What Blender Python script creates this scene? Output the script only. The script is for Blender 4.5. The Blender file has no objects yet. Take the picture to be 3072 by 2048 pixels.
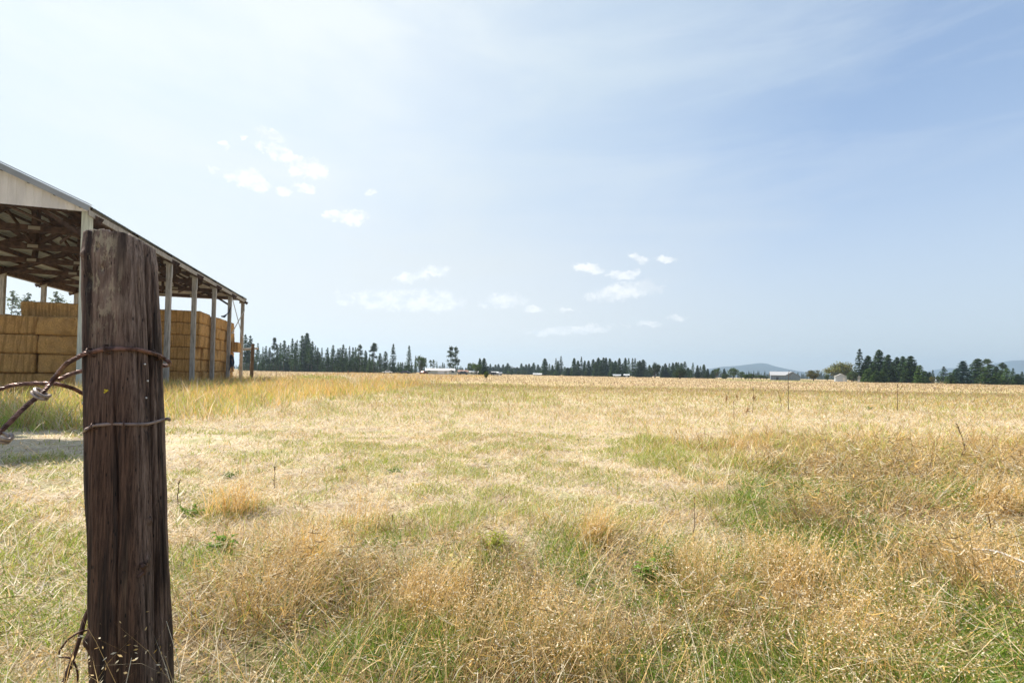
import bpy, math, random
import numpy as np
from mathutils import Vector, Matrix, Euler

random.seed(7)
rng = np.random.default_rng(11)
SC = bpy.context.scene
COL = SC.collection

# ------------------------------------------------------------------ camera
F = 1450.0                       # focal length in photo pixels (3072 wide)
H = 1.02                         # camera height
PITCH, ROLL = math.radians(1.2), math.radians(1.0)
SH = 0.0453
fw = Vector((0, math.cos(PITCH), math.sin(PITCH)))
rt0 = Vector((1, 0, 0)); up0 = Vector((0, -math.sin(PITCH), math.cos(PITCH)))
rt = rt0 * math.cos(ROLL) + up0 * math.sin(ROLL)
up = up0 * math.cos(ROLL) - rt0 * math.sin(ROLL)
EYE = Vector((0, 0, H))
cam = bpy.data.cameras.new('camera'); camo = bpy.data.objects.new('camera', cam); COL.objects.link(camo)
M = Matrix((rt, up, -fw)).transposed().to_4x4(); M.translation = EYE
camo.matrix_world = M
cam.sensor_width = 36; cam.lens = F / 3072 * 36; cam.shift_y = SH * F / 3072
cam.clip_start = 0.05; cam.clip_end = 20000
SC.camera = camo

def ray(px, py):
    return fw + rt * ((px - 1536) / F) + up * ((1024 - py) / F + SH)
def at(px, py, Y):
    d = ray(px, py); return EYE + d * (Y / d.y)
def ground(px, Y, z=0.0):
    p = at(px, 1120, Y); return Vector((p.x, Y, z))

# ------------------------------------------------------------------ light
SUN_AZ, SUN_EL = math.radians(-65), math.radians(54)
sun_dir = Vector((math.sin(SUN_AZ) * math.cos(SUN_EL), math.cos(SUN_AZ) * math.cos(SUN_EL), math.sin(SUN_EL)))
sl = bpy.data.lights.new('sun', 'SUN'); sl.energy = 4.6; sl.angle = math.radians(0.5); sl.color = (1, .945, .85)
so = bpy.data.objects.new('sun', sl); COL.objects.link(so)
so.rotation_euler = (-sun_dir).to_track_quat('-Z', 'Y').to_euler()
SC.view_settings.view_transform = 'Standard'; SC.view_settings.look = 'None'
SC.view_settings.gamma = 1; SC.view_settings.exposure = 0.95
SC.cycles.use_denoising = True
SC.cycles.max_bounces = 8; SC.cycles.diffuse_bounces = 3; SC.cycles.transparent_max_bounces = 6
SC.cycles.volume_bounces = 0

W = bpy.data.worlds.new('World'); SC.world = W; W.use_nodes = True
nt = W.node_tree; nt.nodes.clear()
def N(t, ty, **kw):
    n = t.nodes.new(ty)
    for k, v in kw.items():
        if k == 'inp':
            for kk, vv in v.items(): n.inputs[kk].default_value = vv
        else: setattr(n, k, v)
    return n
def L(t, a, b): t.links.new(a, b)
def mathn(t, op, a, b=None, clamp=False):
    n = t.nodes.new('ShaderNodeMath'); n.operation = op; n.use_clamp = clamp
    for i, v in enumerate((a, b)):
        if v is None: continue
        if isinstance(v, (int, float)): n.inputs[i].default_value = v
        else: t.links.new(v, n.inputs[i])
    return n.outputs[0]
def maprange(t, v, a, b, c=0., d=1., smooth=True):
    n = t.nodes.new('ShaderNodeMapRange'); n.interpolation_type = 'SMOOTHSTEP' if smooth else 'LINEAR'
    t.links.new(v, n.inputs[0])
    for i, x in enumerate((a, b, c, d)): n.inputs[1 + i].default_value = x
    return n.outputs[0]
def mixc(t, f, a, b, mode='MIX'):
    n = t.nodes.new('ShaderNodeMix'); n.data_type = 'RGBA'; n.blend_type = mode
    for s, v in ((n.inputs[0], f), (n.inputs[6], a), (n.inputs[7], b)):
        if isinstance(v, (int, float)): s.default_value = v
        elif isinstance(v, tuple): s.default_value = (*v, 1)[:4]
        else: t.links.new(v, s)
    return n.outputs[2]

sky = N(nt, 'ShaderNodeTexSky', sky_type='NISHITA', sun_disc=False, sun_elevation=SUN_EL, sun_rotation=SUN_AZ,
        air_density=1.0, dust_density=0.7, ozone_density=2.5, altitude=600)
tc = N(nt, 'ShaderNodeTexCoord'); dirv = tc.outputs['Generated']
sep = N(nt, 'ShaderNodeSeparateXYZ'); L(nt, dirv, sep.inputs[0])
def dotn(v):
    n = N(nt, 'ShaderNodeVectorMath', operation='DOT_PRODUCT'); L(nt, dirv, n.inputs[0]); n.inputs[1].default_value = v
    return n.outputs['Value']
# thin high veil: wide bright area on the sun's side, thickest low down
glow_dir = ray(650, -150).normalized()
g = dotn(glow_dir)
g1 = maprange(nt, g, 0.40, 1.0, 0, .86)
low = maprange(nt, sep.outputs[2], 0.48, 0.0, 0, .93)
lowside = maprange(nt, dotn(Vector((-.75, .66, 0))), 0.1, .95, .62, 1.0)
low = mathn(nt, 'MULTIPLY', low, maprange(nt, dotn(Vector((-.75, .66, 0))), -.3, .7, .80, 1.0))
veiln = N(nt, 'ShaderNodeTexNoise', inp={'Scale': 2.2, 'Detail': 5., 'Roughness': .55, 'Distortion': .4})
mpv = N(nt, 'ShaderNodeMapping', inp={'Scale': (1, 1, 3.4)}); L(nt, dirv, mpv.inputs[0]); L(nt, mpv.outputs[0], veiln.inputs[0])
vn = maprange(nt, veiln.outputs[0], .35, .75, -.10, .22)
hi = mathn(nt, 'ADD', g1, vn, clamp=True)
SKYK = 0.108
skyc = N(nt, 'ShaderNodeVectorMath', operation='SCALE', inp={'Scale': SKYK}); L(nt, sky.outputs[0], skyc.inputs[0])
side = maprange(nt, dotn(Vector((-.72, .69, 0))), 0.05, .85)
hicol = mixc(nt, maprange(nt, g, .82, 1.0, 0, 1.), (.355, .41, .455), (.455, .485, .495))
base = mixc(nt, hi, mixc(nt, .28, skyc.outputs[0], (.27, .335, .40)), hicol)
ci = N(nt, 'ShaderNodeTexNoise', inp={'Scale': 1.7, 'Detail': 6., 'Roughness': .6, 'Distortion': .8}); mpi = N(nt, 'ShaderNodeMapping', inp={'Scale': (1, 1, 8), 'Rotation': (0, .03, 0)}); L(nt, dirv, mpi.inputs[0]); L(nt, mpi.outputs[0], ci.inputs[0])
cirr = mathn(nt, 'MULTIPLY', maprange(nt, ci.outputs[0], .46, .74, 0, .22), maprange(nt, sep.outputs[2], .15, .35))
base = mixc(nt, cirr, base, (.40, .44, .485))
base = mixc(nt, low, base, mixc(nt, side, (.345, .37, .395), (.465, .465, .455)))
# small fair weather clouds, each at its own direction in the sky
clouds = [(810,405,50,20,24),(842,462,62,28,30),(925,503,70,30,18),(673,524,48,14,15),(759,542,55,26,25),
  (852,577,26,12,10),(914,568,34,16,8),(1112,574,22,9,5),(1046,651,56,22,5),(673,433,20,13,-20),(735,412,14,6,0),
  (990,655,22,7,20),(1244,832,58,17,-8),(1308,813,50,16,-6),(1225,906,185,36,4),(1300,905,110,34,6),(1120,893,60,18,0),(1506,906,72,23,-3),
  (1602,925,32,9,5),(1028,906,22,8,0),(1767,808,55,15,5),(1875,823,48,17,-5),(1914,772,36,15,12),(1993,781,32,11,5),
  (1869,874,118,28,-6),(1700,990,160,13,-3),(1945,972,40,8,0),(2030,955,36,7,0),(1700,929,26,8,0)]
nz = N(nt, 'ShaderNodeTexNoise', inp={'Scale': 30., 'Detail': 6., 'Roughness': .65})
mpc = N(nt, 'ShaderNodeMapping', inp={'Scale': (1, 1, 1.6)}); L(nt, dirv, mpc.inputs[0]); L(nt, mpc.outputs[0], nz.inputs[0])
wv = N(nt, 'ShaderNodeVectorMath', operation='SUBTRACT'); L(nt, nz.outputs['Color'], wv.inputs[0]); wv.inputs[1].default_value = (.5, .5, .5)
ws = N(nt, 'ShaderNodeVectorMath', operation='SCALE', inp={'Scale': .034}); L(nt, wv.outputs[0], ws.inputs[0])
wd = N(nt, 'ShaderNodeVectorMath', operation='ADD'); L(nt, dirv, wd.inputs[0]); L(nt, ws.outputs[0], wd.inputs[1])
rmin = None
for (cx, cy, hw, hh, tilt) in clouds:
    c = ray(cx, cy).normalized(); k = c.dot(fw)
    a = math.radians(tilt)
    t1 = (ray(cx + 10 * math.cos(a), cy + 10 * math.sin(a)).normalized() - c).normalized()
    t2 = c.cross(t1).normalized()
    R = Matrix((t1, t2, c)).transposed()
    mp = N(nt, 'ShaderNodeMapping', vector_type='TEXTURE')
    mp.inputs['Location'].default_value = c; mp.inputs['Rotation'].default_value = R.to_euler()
    mp.inputs['Scale'].default_value = (hw * 1.05 / F * k, hh * 1.1 / F * k, .4)
    L(nt, wd.outputs[0], mp.inputs[0])
    ln = N(nt, 'ShaderNodeVectorMath', operation='LENGTH'); L(nt, mp.outputs[0], ln.inputs[0])
    rmin = ln.outputs['Value'] if rmin is None else mathn(nt, 'MINIMUM', rmin, ln.outputs['Value'])
nz2 = N(nt, 'ShaderNodeTexNoise', inp={'Scale': 48., 'Detail': 7., 'Roughness': .66}); L(nt, dirv, nz2.inputs[0])
cm = mathn(nt, 'ADD', rmin, mathn(nt, 'MULTIPLY', mathn(nt, 'SUBTRACT', nz2.outputs[0], .5), 1.7))
cmask = mathn(nt, 'MULTIPLY', maprange(nt, cm, 1.05, .55, 0, .95), maprange(nt, sep.outputs[2], .08, .28, .78, 1.0))
cshade = maprange(nt, nz.outputs[0], .35, .65)
ccol = mixc(nt, cshade, (.43, .46, .49), (.59, .59, .585))
final = mixc(nt, cmask, base, ccol)
bg = N(nt, 'ShaderNodeBackground', inp={'Strength': 1.0}); L(nt, final, bg.inputs[0])
ow = N(nt, 'ShaderNodeOutputWorld'); L(nt, bg.outputs[0], ow.inputs[0])

# ------------------------------------------------------------------ helpers
def tag(o, label=None, cat=None, group=None, kind=None):
    if label: o['label'] = label
    if cat: o['category'] = cat
    if group: o['group'] = group
    if kind: o['kind'] = kind
    return o
def empty(name, loc, rotz=0., label=None, cat=None, group=None):
    o = bpy.data.objects.new(name, None); COL.objects.link(o); o.location = loc; o.rotation_euler = (0, 0, rotz)
    o.empty_display_size = .2
    return tag(o, label, cat, group)
def link(name, me, mat=None, parent=None):
    o = bpy.data.objects.new(name, me); COL.objects.link(o)
    if mat and not me.materials: me.materials.append(mat)
    if parent: o.parent = parent
    return o
class MB:
    """collects shapes, makes one mesh"""
    def __init__(s): s.v = []; s.f = []
    def add(s, vs, fs):
        b = len(s.v); s.v += [tuple(v) for v in vs]; s.f += [tuple(i + b for i in f) for f in fs]; return s
    def box(s, c, d, M=None):
        x, y, z = (k / 2 for k in d)
        vs = [Vector((a, b, e)) for a in (-x, x) for b in (-y, y) for e in (-z, z)]
        if M is not None: vs = [M @ v for v in vs]
        return s.add([v + Vector(c) for v in vs], [(0,1,3,2),(4,6,7,5),(0,4,5,1),(2,3,7,6),(0,2,6,4),(1,5,7,3)])
    def bar(s, p, q, w, d, upv=(0, 0, 1)):
        p, q = Vector(p), Vector(q); ax = q - p
        y = ax.normalized(); u = Vector(upv)
        x = y.cross(u)
        if x.length < 1e-4: x = y.cross(Vector((1, 0, 0)))
        x.normalize(); z = x.cross(y)
        return s.box((p + q) / 2, (w, ax.length, d), Matrix((x, y, z)).transposed())
    def tube(s, pts, rad, n=8, cap=True):
        pts = [Vector(p) for p in pts]; m = len(pts)
        rads = rad if isinstance(rad, (list, tuple)) else [rad] * m
        ref = Vector((0, 0, 1)); vs = []; fs = []
        for i, p in enumerate(pts):
            t = (pts[min(i + 1, m - 1)] - pts[max(i - 1, 0)]).normalized()
            if i == 0:
                if abs(t.dot(ref)) > .95: ref = Vector((1, 0, 0))
                a = t.cross(ref).normalized()
            else:
                a = (a - t * a.dot(t)).normalized()
            b = t.cross(a)
            for k in range(n):
                th = 2 * math.pi * k / n
                vs.append(p + (a * math.cos(th) + b * math.sin(th)) * rads[i])
        for i in range(m - 1):
            for k in range(n):
                k2 = (k + 1) % n
                fs.append((i*n+k, i*n+k2, (i+1)*n+k2, (i+1)*n+k))
        if cap:
            fs.append(tuple(range(n))[::-1]); fs.append(tuple((m-1)*n + k for k in range(n)))
        return s.add(vs, fs)
    def mesh(s, name, mat=None, smooth=False):
        me = bpy.data.meshes.new(name); me.from_pydata(s.v, [], s.f); me.update()
        if smooth: me.polygons.foreach_set('use_smooth', [True] * len(me.polygons))
        if mat: me.materials.append(mat)
        return me
    def build(s, name, mat, parent=None, smooth=False, loc=None):
        o = link(name, s.mesh(name, mat, smooth), None, parent)
        if loc is not None: o.location = loc
        return o

def npmesh(name, V, faces_quads, colors=None, tris=None):
    """fast mesh from numpy arrays; colors per vertex"""
    me = bpy.data.meshes.new(name)
    V = np.asarray(V, np.float32); me.vertices.add(len(V)); me.vertices.foreach_set('co', V.ravel())
    q = np.asarray(faces_quads, np.int32).reshape(-1, 4) if faces_quads is not None else np.zeros((0, 4), np.int32)
    t = np.asarray(tris, np.int32).reshape(-1, 3) if tris is not None else np.zeros((0, 3), np.int32)
    nl = q.size + t.size
    me.loops.add(nl); me.loops.foreach_set('vertex_index', np.concatenate([q.ravel(), t.ravel()]))
    me.polygons.add(len(q) + len(t))
    ls = np.concatenate([np.arange(len(q)) * 4, q.size + np.arange(len(t)) * 3]).astype(np.int32)
    me.polygons.foreach_set('loop_start', ls)
    if colors is not None:
        a = me.color_attributes.new('tint', 'FLOAT_COLOR', 'POINT')
        c = np.ones((len(V), 4), np.float32); c[:, :colors.shape[1]] = colors
        a.data.foreach_set('color', c.ravel())
    me.update(calc_edges=True)
    return me

def fbm(x, y, oct=4, seed=0):
    x = np.asarray(x, float); y = np.asarray(y, float); out = np.zeros_like(x); amp = 1.; tot = 0.
    r = np.random.default_rng(seed); T = r.random((256, 256))
    for o in range(oct):
        xi = np.floor(x).astype(int); yi = np.floor(y).astype(int); fx = x - xi; fy = y - yi
        fx = fx*fx*(3-2*fx); fy = fy*fy*(3-2*fy)
        g_ = lambda a, b: T[a & 255, b & 255]
        v = (g_(xi,yi)*(1-fx)+g_(xi+1,yi)*fx)*(1-fy)+(g_(xi,yi+1)*(1-fx)+g_(xi+1,yi+1)*fx)*fy
        out += v*amp; tot += amp; amp *= .5; x = x*2.03+17.3; y = y*2.03+5.1
    return out / tot
def sstep(v, a, b):
    t = np.clip((v - a) / (b - a), 0, 1); return t*t*(3-2*t)

def newmat(name):
    m = bpy.data.materials.new(name); m.use_nodes = True; t = m.node_tree; t.nodes.clear()
    o = N(t, 'ShaderNodeOutputMaterial'); return m, t, o
def pmat(name, col, rough=.7, metal=0., var=.25, scale=3., bump=0., stretch=(1, 1, 1), col2=None, spec=.3):
    """principled with noise-varied colour in object space"""
    m, t, o = newmat(name); b = N(t, 'ShaderNodeBsdfPrincipled', inp={'Roughness': rough, 'Metallic': metal, 'Specular IOR Level': spec})
    tc = N(t, 'ShaderNodeTexCoord'); mp = N(t, 'ShaderNodeMapping', inp={'Scale': stretch}); L(t, tc.outputs['Object'], mp.inputs[0])
    nz = N(t, 'ShaderNodeTexNoise', inp={'Scale': scale, 'Detail': 6., 'Roughness': .6}); L(t, mp.outputs[0], nz.inputs[0])
    c2 = col2 or tuple(k * (1 - var) for k in col); c1 = tuple(min(1, k * (1 + var * .6)) for k in col)
    L(t, mixc(t, maprange(t, nz.outputs[0], .3, .7), c2, c1), b.inputs['Base Color'])
    if bump:
        bp = N(t, 'ShaderNodeBump', inp={'Strength': bump, 'Distance': .02}); L(t, nz.outputs[0], bp.inputs['Height']); L(t, bp.outputs[0], b.inputs['Normal'])
    L(t, b.outputs[0], o.inputs[0]); return m
def leafmat(name, col, trans=.35, attr=True, gloss=0.):
    m, t, o = newmat(name)
    d = N(t, 'ShaderNodeBsdfDiffuse'); tr = N(t, 'ShaderNodeBsdfTranslucent'); mx = N(t, 'ShaderNodeMixShader', inp={0: trans})
    if attr:
        a = N(t, 'ShaderNodeAttribute', attribute_name='tint')
        c = mixc(t, 1., a.outputs['Color'], col, 'MULTIPLY')
        oi = N(t, 'ShaderNodeObjectInfo')
        hv = N(t, 'ShaderNodeHueSaturation'); L(t, c, hv.inputs['Color']); L(t, maprange(t, oi.outputs['Random'], 0, 1, .75, 1.3, False), hv.inputs['Value'])
        c = hv.outputs[0]
        L(t, c, d.inputs[0]); L(t, c, tr.inputs[0])
    else:
        d.inputs[0].default_value = (*col, 1); tr.inputs[0].default_value = (*col, 1)
    L(t, d.outputs[0], mx.inputs[1]); L(t, tr.outputs[0], mx.inputs[2]); L(t, mx.outputs[0], o.inputs[0]); return m

# ------------------------------------------------------------------ ground
def shed_side(x, z):            # >0 to the right of the shed's right eave line
    return (x + 16.0) * .958 + (z - 18.0) * .285
def zones(x, z):
    """tall: tall grass by the shed; near: rank grass close by; short: trampled pale ground"""
    wob = (fbm(x * .9, z * .9, 3, 5) - .5)
    edge = -5.5 - .40 * (z - 9.6) + wob * 2.0
    tall = sstep(edge - x, -.2, .9) * sstep(z + wob * 2.0, 8.2, 9.6) * sstep(shed_side(x, z), -.4, .5)
    tall = np.maximum(tall, sstep(-5.9 - x, 0, .8) * sstep(z + wob * 1.6, 7.2, 8.4) * sstep(shed_side(x, z), -.4, .5))
    right = sstep(x + wob * 1.6, .9, 3.0)
    near = sstep(z + wob * 1.2 - right * 2.6, 3.3, 2.3)
    left = sstep(-1.0 - x, -.2, .8) * sstep(z, 6.5, 5.5)
    near = near * (1 - .75 * left)
    short = sstep(z, 2.6, 3.8) * sstep(z + wob * 3, 11.0, 8.0) * (1 - right) * (1 - tall)
    short = np.maximum(short, left * .8)
    return tall, near, short, right, left
FENCE_XY = None
gx = np.concatenate([[-6000, -2500, -900, -350, -140], np.linspace(-60, 60, 121), [140, 350, 900, 2500, 6000]])
gy = np.concatenate([[-400, -60, -15, -4], np.linspace(0, 60, 121), [75, 100, 140, 200, 300, 500, 900, 2000, 6000]])
GX, GY = np.meshgrid(gx, gy)
gz = (fbm(GX * .8, GY * .8, 3, 9) - .5) * .07 * sstep(np.abs(GY - 20), 45, 20) * sstep(np.abs(GX), 60, 30)
ni, nj = GX.shape
idx = np.arange(ni * nj).reshape(ni, nj)
q = np.stack([idx[:-1, :-1], idx[:-1, 1:], idx[1:, 1:], idx[1:, :-1]], -1).reshape(-1, 4)
tl, nr, sh, rg, lf = zones(GX.ravel(), GY.ravel())
gcol = np.stack([tl, nr, sh], -1)
gme = npmesh('ground', np.stack([GX.ravel(), GY.ravel(), gz.ravel()], -1), q, gcol)
gme.polygons.foreach_set('use_smooth', [True] * len(gme.polygons))
m, t, o = newmat('field_soil')
b = N(t, 'ShaderNodeBsdfPrincipled', inp={'Roughness': 1., 'Specular IOR Level': .05})
tcg = N(t, 'ShaderNodeNewGeometry'); pos = tcg.outputs['Position']
def gn(scale, detail=5., rough=.6, stretch=(1, 1, 1)):
    mp = N(t, 'ShaderNodeMapping', inp={'Scale': stretch}); L(t, pos, mp.inputs[0])
    n = N(t, 'ShaderNodeTexNoise', inp={'Scale': scale, 'Detail': detail, 'Roughness': rough}); L(t, mp.outputs[0], n.inputs[0]); return n.outputs[0]
at_ = N(t, 'ShaderNodeAttribute', attribute_name='tint'); ss = N(t, 'ShaderNodeSeparateColor'); L(t, at_.outputs['Color'], ss.inputs[0])
fine = gn(38., 8., .75); mid = gn(4.5, 5.); big = gn(.45, 4.); far = gn(.03, 4., .55, (1, 2.4, 1))
soil = mixc(t, maprange(t, mid, .35, .65), (.40, .31, .215), (.60, .51, .39))
straw = mixc(t, maprange(t, fine, .35, .65), (.42, .30, .16), (.76, .66, .47))
c = mixc(t, maprange(t, gn(2.2, 6., .7), .40, .58), soil, straw)
c = mixc(t, mathn(t, 'MULTIPLY', maprange(t, gn(1.4, 5., .65), .52, .66), .6), c, (.36, .40, .15))
c = mixc(t, mathn(t, 'MULTIPLY', maprange(t, fine, .50, .40), .55), c, (.13, .085, .045))
cd = N(t, 'ShaderNodeSeparateXYZ'); L(t, pos, cd.inputs[0])
farf = maprange(t, cd.outputs[1], 14, 45)
farc = mixc(t, maprange(t, far, .38, .62), (.40, .28, .165), (.52, .40, .23))
farc = mixc(t, mathn(t, 'MULTIPLY', maprange(t, gn(.05, 4., .5, (1, 2.5, 1)), .52, .68), .45), farc, (.30, .32, .11))
c = mixc(t, farf, c, farc)
nearc = mixc(t, maprange(t, fine, .35, .65), (.055, .042, .018), (.26, .17, .08))
c = mixc(t, mathn(t, 'MULTIPLY', ss.outputs[1], .75), c, nearc)
L(t, c, b.inputs['Base Color'])
bp = N(t, 'ShaderNodeBump', inp={'Strength': .8, 'Distance': .03}); L(t, fine, bp.inputs['Height']); L(t, bp.outputs[0], b.inputs['Normal'])
L(t, b.outputs[0], o.inputs[0])
go = link('ground', gme, m); tag(go, 'dry straw coloured field spreading to the horizon', kind='structure')

# ------------------------------------------------------------------ mountains
mm = pmat('forest_ridge', (.030, .055, .070), .95, var=.4, scale=.004)
def mountain(name, prof, Y, depth, label):
    xs = []; zs = []
    for px, py in prof:
        p = at(px, py, Y); xs.append(p.x); zs.append(max(p.z, -1.5))
    X = np.linspace(xs[0], xs[-1], 70); Z = np.interp(X, xs, zs)
    D = np.linspace(-1, 1, 21)
    XX, DD = np.meshgrid(X, D); ZZ = np.tile(Z, (21, 1)) * np.exp(-3.5 * DD**2)
    ZZ = ZZ * (1 + .16 * (fbm(XX / 160., DD * 3., 4, 3) - .5) * np.minimum(1, np.abs(DD) * 4)) - 1.0
    idx = np.arange(XX.size).reshape(XX.shape)
    q = np.stack([idx[:-1, :-1], idx[:-1, 1:], idx[1:, 1:], idx[1:, :-1]], -1).reshape(-1, 4)
    me = npmesh(name, np.stack([XX.ravel(), Y + DD.ravel() * depth, ZZ.ravel()], -1), q)
    me.polygons.foreach_set('use_smooth', [True] * len(me.polygons))
    tag(link(name, me, mm), label, kind='structure')
mountain('mountain', [(2070,1127),(2125,1106),(2169,1099),(2207,1097),(2248,1092),(2279,1088),(2291,1088.5),(2317,1097),(2350,1105),(2386,1112),(2424,1116),(2470,1113),(2500,1110),(2560,1118),(2640,1138)], 3900, 420, 'blue hazy mountain with one broad peak beyond the grey barn')
mountain('mountain', [(2700,1142),(2760,1120),(2830,1105),(2850,1103),(2875,1104),(2930,1108),(2960,1098),(2977,1094),(3006,1086),(3034,1081),(3072,1079.5),(3180,1076),(3300,1100)], 4300, 420, 'blue hazy ridge rising at the right edge behind the dark conifers')

# ------------------------------------------------------------------ hay shed
SA = math.radians(16.6); P0 = Vector((-16.0, 18.0, 0))
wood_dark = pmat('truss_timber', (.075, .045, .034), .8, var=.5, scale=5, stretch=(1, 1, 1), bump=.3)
wood_grey = pmat('weathered_timber', (.35, .325, .285), .85, var=.4, scale=4, stretch=(6, 6, .5), bump=.3)
wood_green = pmat('treated_timber', (.55, .57, .48), .85, var=.22, scale=3, stretch=(6, 6, .5), bump=.3)
metal_white = pmat('white_sheet_metal', (.72, .70, .69), .55, var=.12, scale=2, stretch=(2, 2, .4))
metal_roof = pmat('galvanised_sheet', (.21, .23, .225), .45, .3, var=.2, scale=1.2)
metal_trim = pmat('grey_trim', (.34, .37, .41), .5, .2, var=.12, scale=2)
plate_mat = pmat('galvanised_plate', (.30, .28, .24), .5, .2, var=.1)
SW, SLN, NB = 11.5, 23.5, 6
EAVE = 6.78; SLOPE = math.tan(math.radians(24.5)); RZ = 7.0
shed = empty('hay_shed', P0, SA, 'long open sided pole shed with white gable over stacked straw bales', 'shed')
def roofz(x): return RZ + SLOPE * (SW / 2 - abs(x + SW / 2))       # x in [-SW,0]
# posts
for i in range(NB + 1):
    y = i * SLN / NB
    for x in (0., -SW):
        mb = MB(); s = .25 if i == 0 else .22
        mb.box((x, y, EAVE / 2 - .05), (s, s, EAVE + .1))
        p = mb.build('post', wood_green if (i == 0 and x == 0) else wood_grey, shed)
        if i == 0 and x == 0: p['label'] = 'pale greenish corner post under the white gable'
        if i == 0: continue
        bk = MB().box((x - .02, y - s / 2 - .022, EAVE - .22), (s * 1.9, .04, .16)).box((x + s/2 + .012, y, EAVE - .5), (.02, s * .8, 1.0))
        bk.build('bracket', plate_mat if i else wood_green, p)
# eave girders
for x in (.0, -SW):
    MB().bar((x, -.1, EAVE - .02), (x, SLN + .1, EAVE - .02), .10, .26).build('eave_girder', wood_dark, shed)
    xo = x + (.16 if x == 0 else -.16)
    MB().bar((xo, -.3, RZ - .30), (xo, SLN + .3, RZ - .30), .04, .22).build('fascia', wood_grey, shed)
# trusses
def truss(i):
    y = i * SLN / NB; mb = MB(); c = -SW / 2
    for dy in ((-.16, .16) if 0 < i < NB else (0.16 if i == 0 else -.16,)):
        yy = y + dy
        def B(x0, z0, x1, z1, d=.19): mb.bar((x0, yy, z0), (x1, yy, z1), .045, d, (0, 0, 1))
        B(.05, EAVE + .10, -SW - .05, EAVE + .10, .24)
        B(.4, roofz(.4) - .32, c, roofz(c) - .26, .22); B(-SW - .4, roofz(-SW - .4) - .32, c, roofz(c) - .26, .22)
        nodes = [-1.9, -3.8, c]
        B(c, EAVE + .2, c, roofz(c) - .3)
        for sgn in (1, -1):
            X = lambda v: c + sgn * (v - c)
            yy = y + dy * .55
            B(X(-1.9), roofz(-1.9) - .32, X(-3.6), EAVE + .15, .17)
            B(X(-3.6), EAVE + .15, X(-3.8), roofz(-3.8) - .32, .17)
            B(X(-3.8), roofz(-3.8) - .32, c, EAVE + .15, .17)
            B(X(-.2), EAVE + .15, X(-1.9), roofz(-1.9) - .32, .15)
            yy = y + dy
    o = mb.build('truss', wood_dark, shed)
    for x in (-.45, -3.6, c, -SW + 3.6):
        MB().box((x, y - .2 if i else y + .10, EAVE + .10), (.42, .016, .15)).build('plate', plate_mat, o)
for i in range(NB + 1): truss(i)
# long bottom bracing running with the shed and diagonals between trusses
for x in (-3.0, -SW + 3.0):
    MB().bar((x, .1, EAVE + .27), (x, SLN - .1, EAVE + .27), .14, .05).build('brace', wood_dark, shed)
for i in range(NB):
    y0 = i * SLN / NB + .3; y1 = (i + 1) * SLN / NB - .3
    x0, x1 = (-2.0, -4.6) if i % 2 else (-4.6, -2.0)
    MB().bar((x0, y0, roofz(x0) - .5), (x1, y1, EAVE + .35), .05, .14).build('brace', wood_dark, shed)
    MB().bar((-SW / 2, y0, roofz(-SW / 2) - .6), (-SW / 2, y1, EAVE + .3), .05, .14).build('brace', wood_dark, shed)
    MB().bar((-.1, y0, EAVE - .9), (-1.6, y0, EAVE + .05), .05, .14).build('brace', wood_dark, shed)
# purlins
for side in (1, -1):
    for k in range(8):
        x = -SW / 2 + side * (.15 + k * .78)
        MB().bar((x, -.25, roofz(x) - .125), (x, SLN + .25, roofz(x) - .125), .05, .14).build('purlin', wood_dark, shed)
# ribbed roof sheets (each slope one sheet with ribs running down the slope)
def roof_sheet(side):
    prof = []; y = -.32
    while y < SLN + .32:
        for dy, h in ((0, 0), (.10, 0), (.125, .035), (.155, .035), (.18, 0)): prof.append((y + dy, h))
        y += .23
    xs = np.linspace(0, SW / 2 + .22, 12); V = []; F_ = []
    ang = math.atan(SLOPE); nrm = Vector((side * math.sin(ang), 0, math.cos(ang)))
    for a, x in enumerate(xs):
        sag = .012 * math.sin(a * 2.1)
        for yy, h in prof:
            V.append(Vector((-SW / 2 + side * x, yy, RZ + SLOPE * (SW / 2 - x) + sag * .3)) + nrm * h)
    n = len(prof)
    for a in range(len(xs) - 1):
        for k in range(n - 1): F_.append((a*n+k, a*n+k+1, (a+1)*n+k+1, (a+1)*n+k))
    mb = MB().add(V, F_); o = mb.build('roof_sheet', metal_roof, shed)
    sm = o.modifiers.new('thickness', 'SOLIDIFY'); sm.thickness = .004; sm.offset = -1
for s in (1, -1): roof_sheet(s)
MB().tube([(-SW / 2, -.33, roofz(-SW/2) + .02), (-SW / 2, SLN + .33, roofz(-SW/2) + .02)], .09, 8).build('ridge_cap', metal_trim, shed)
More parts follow.
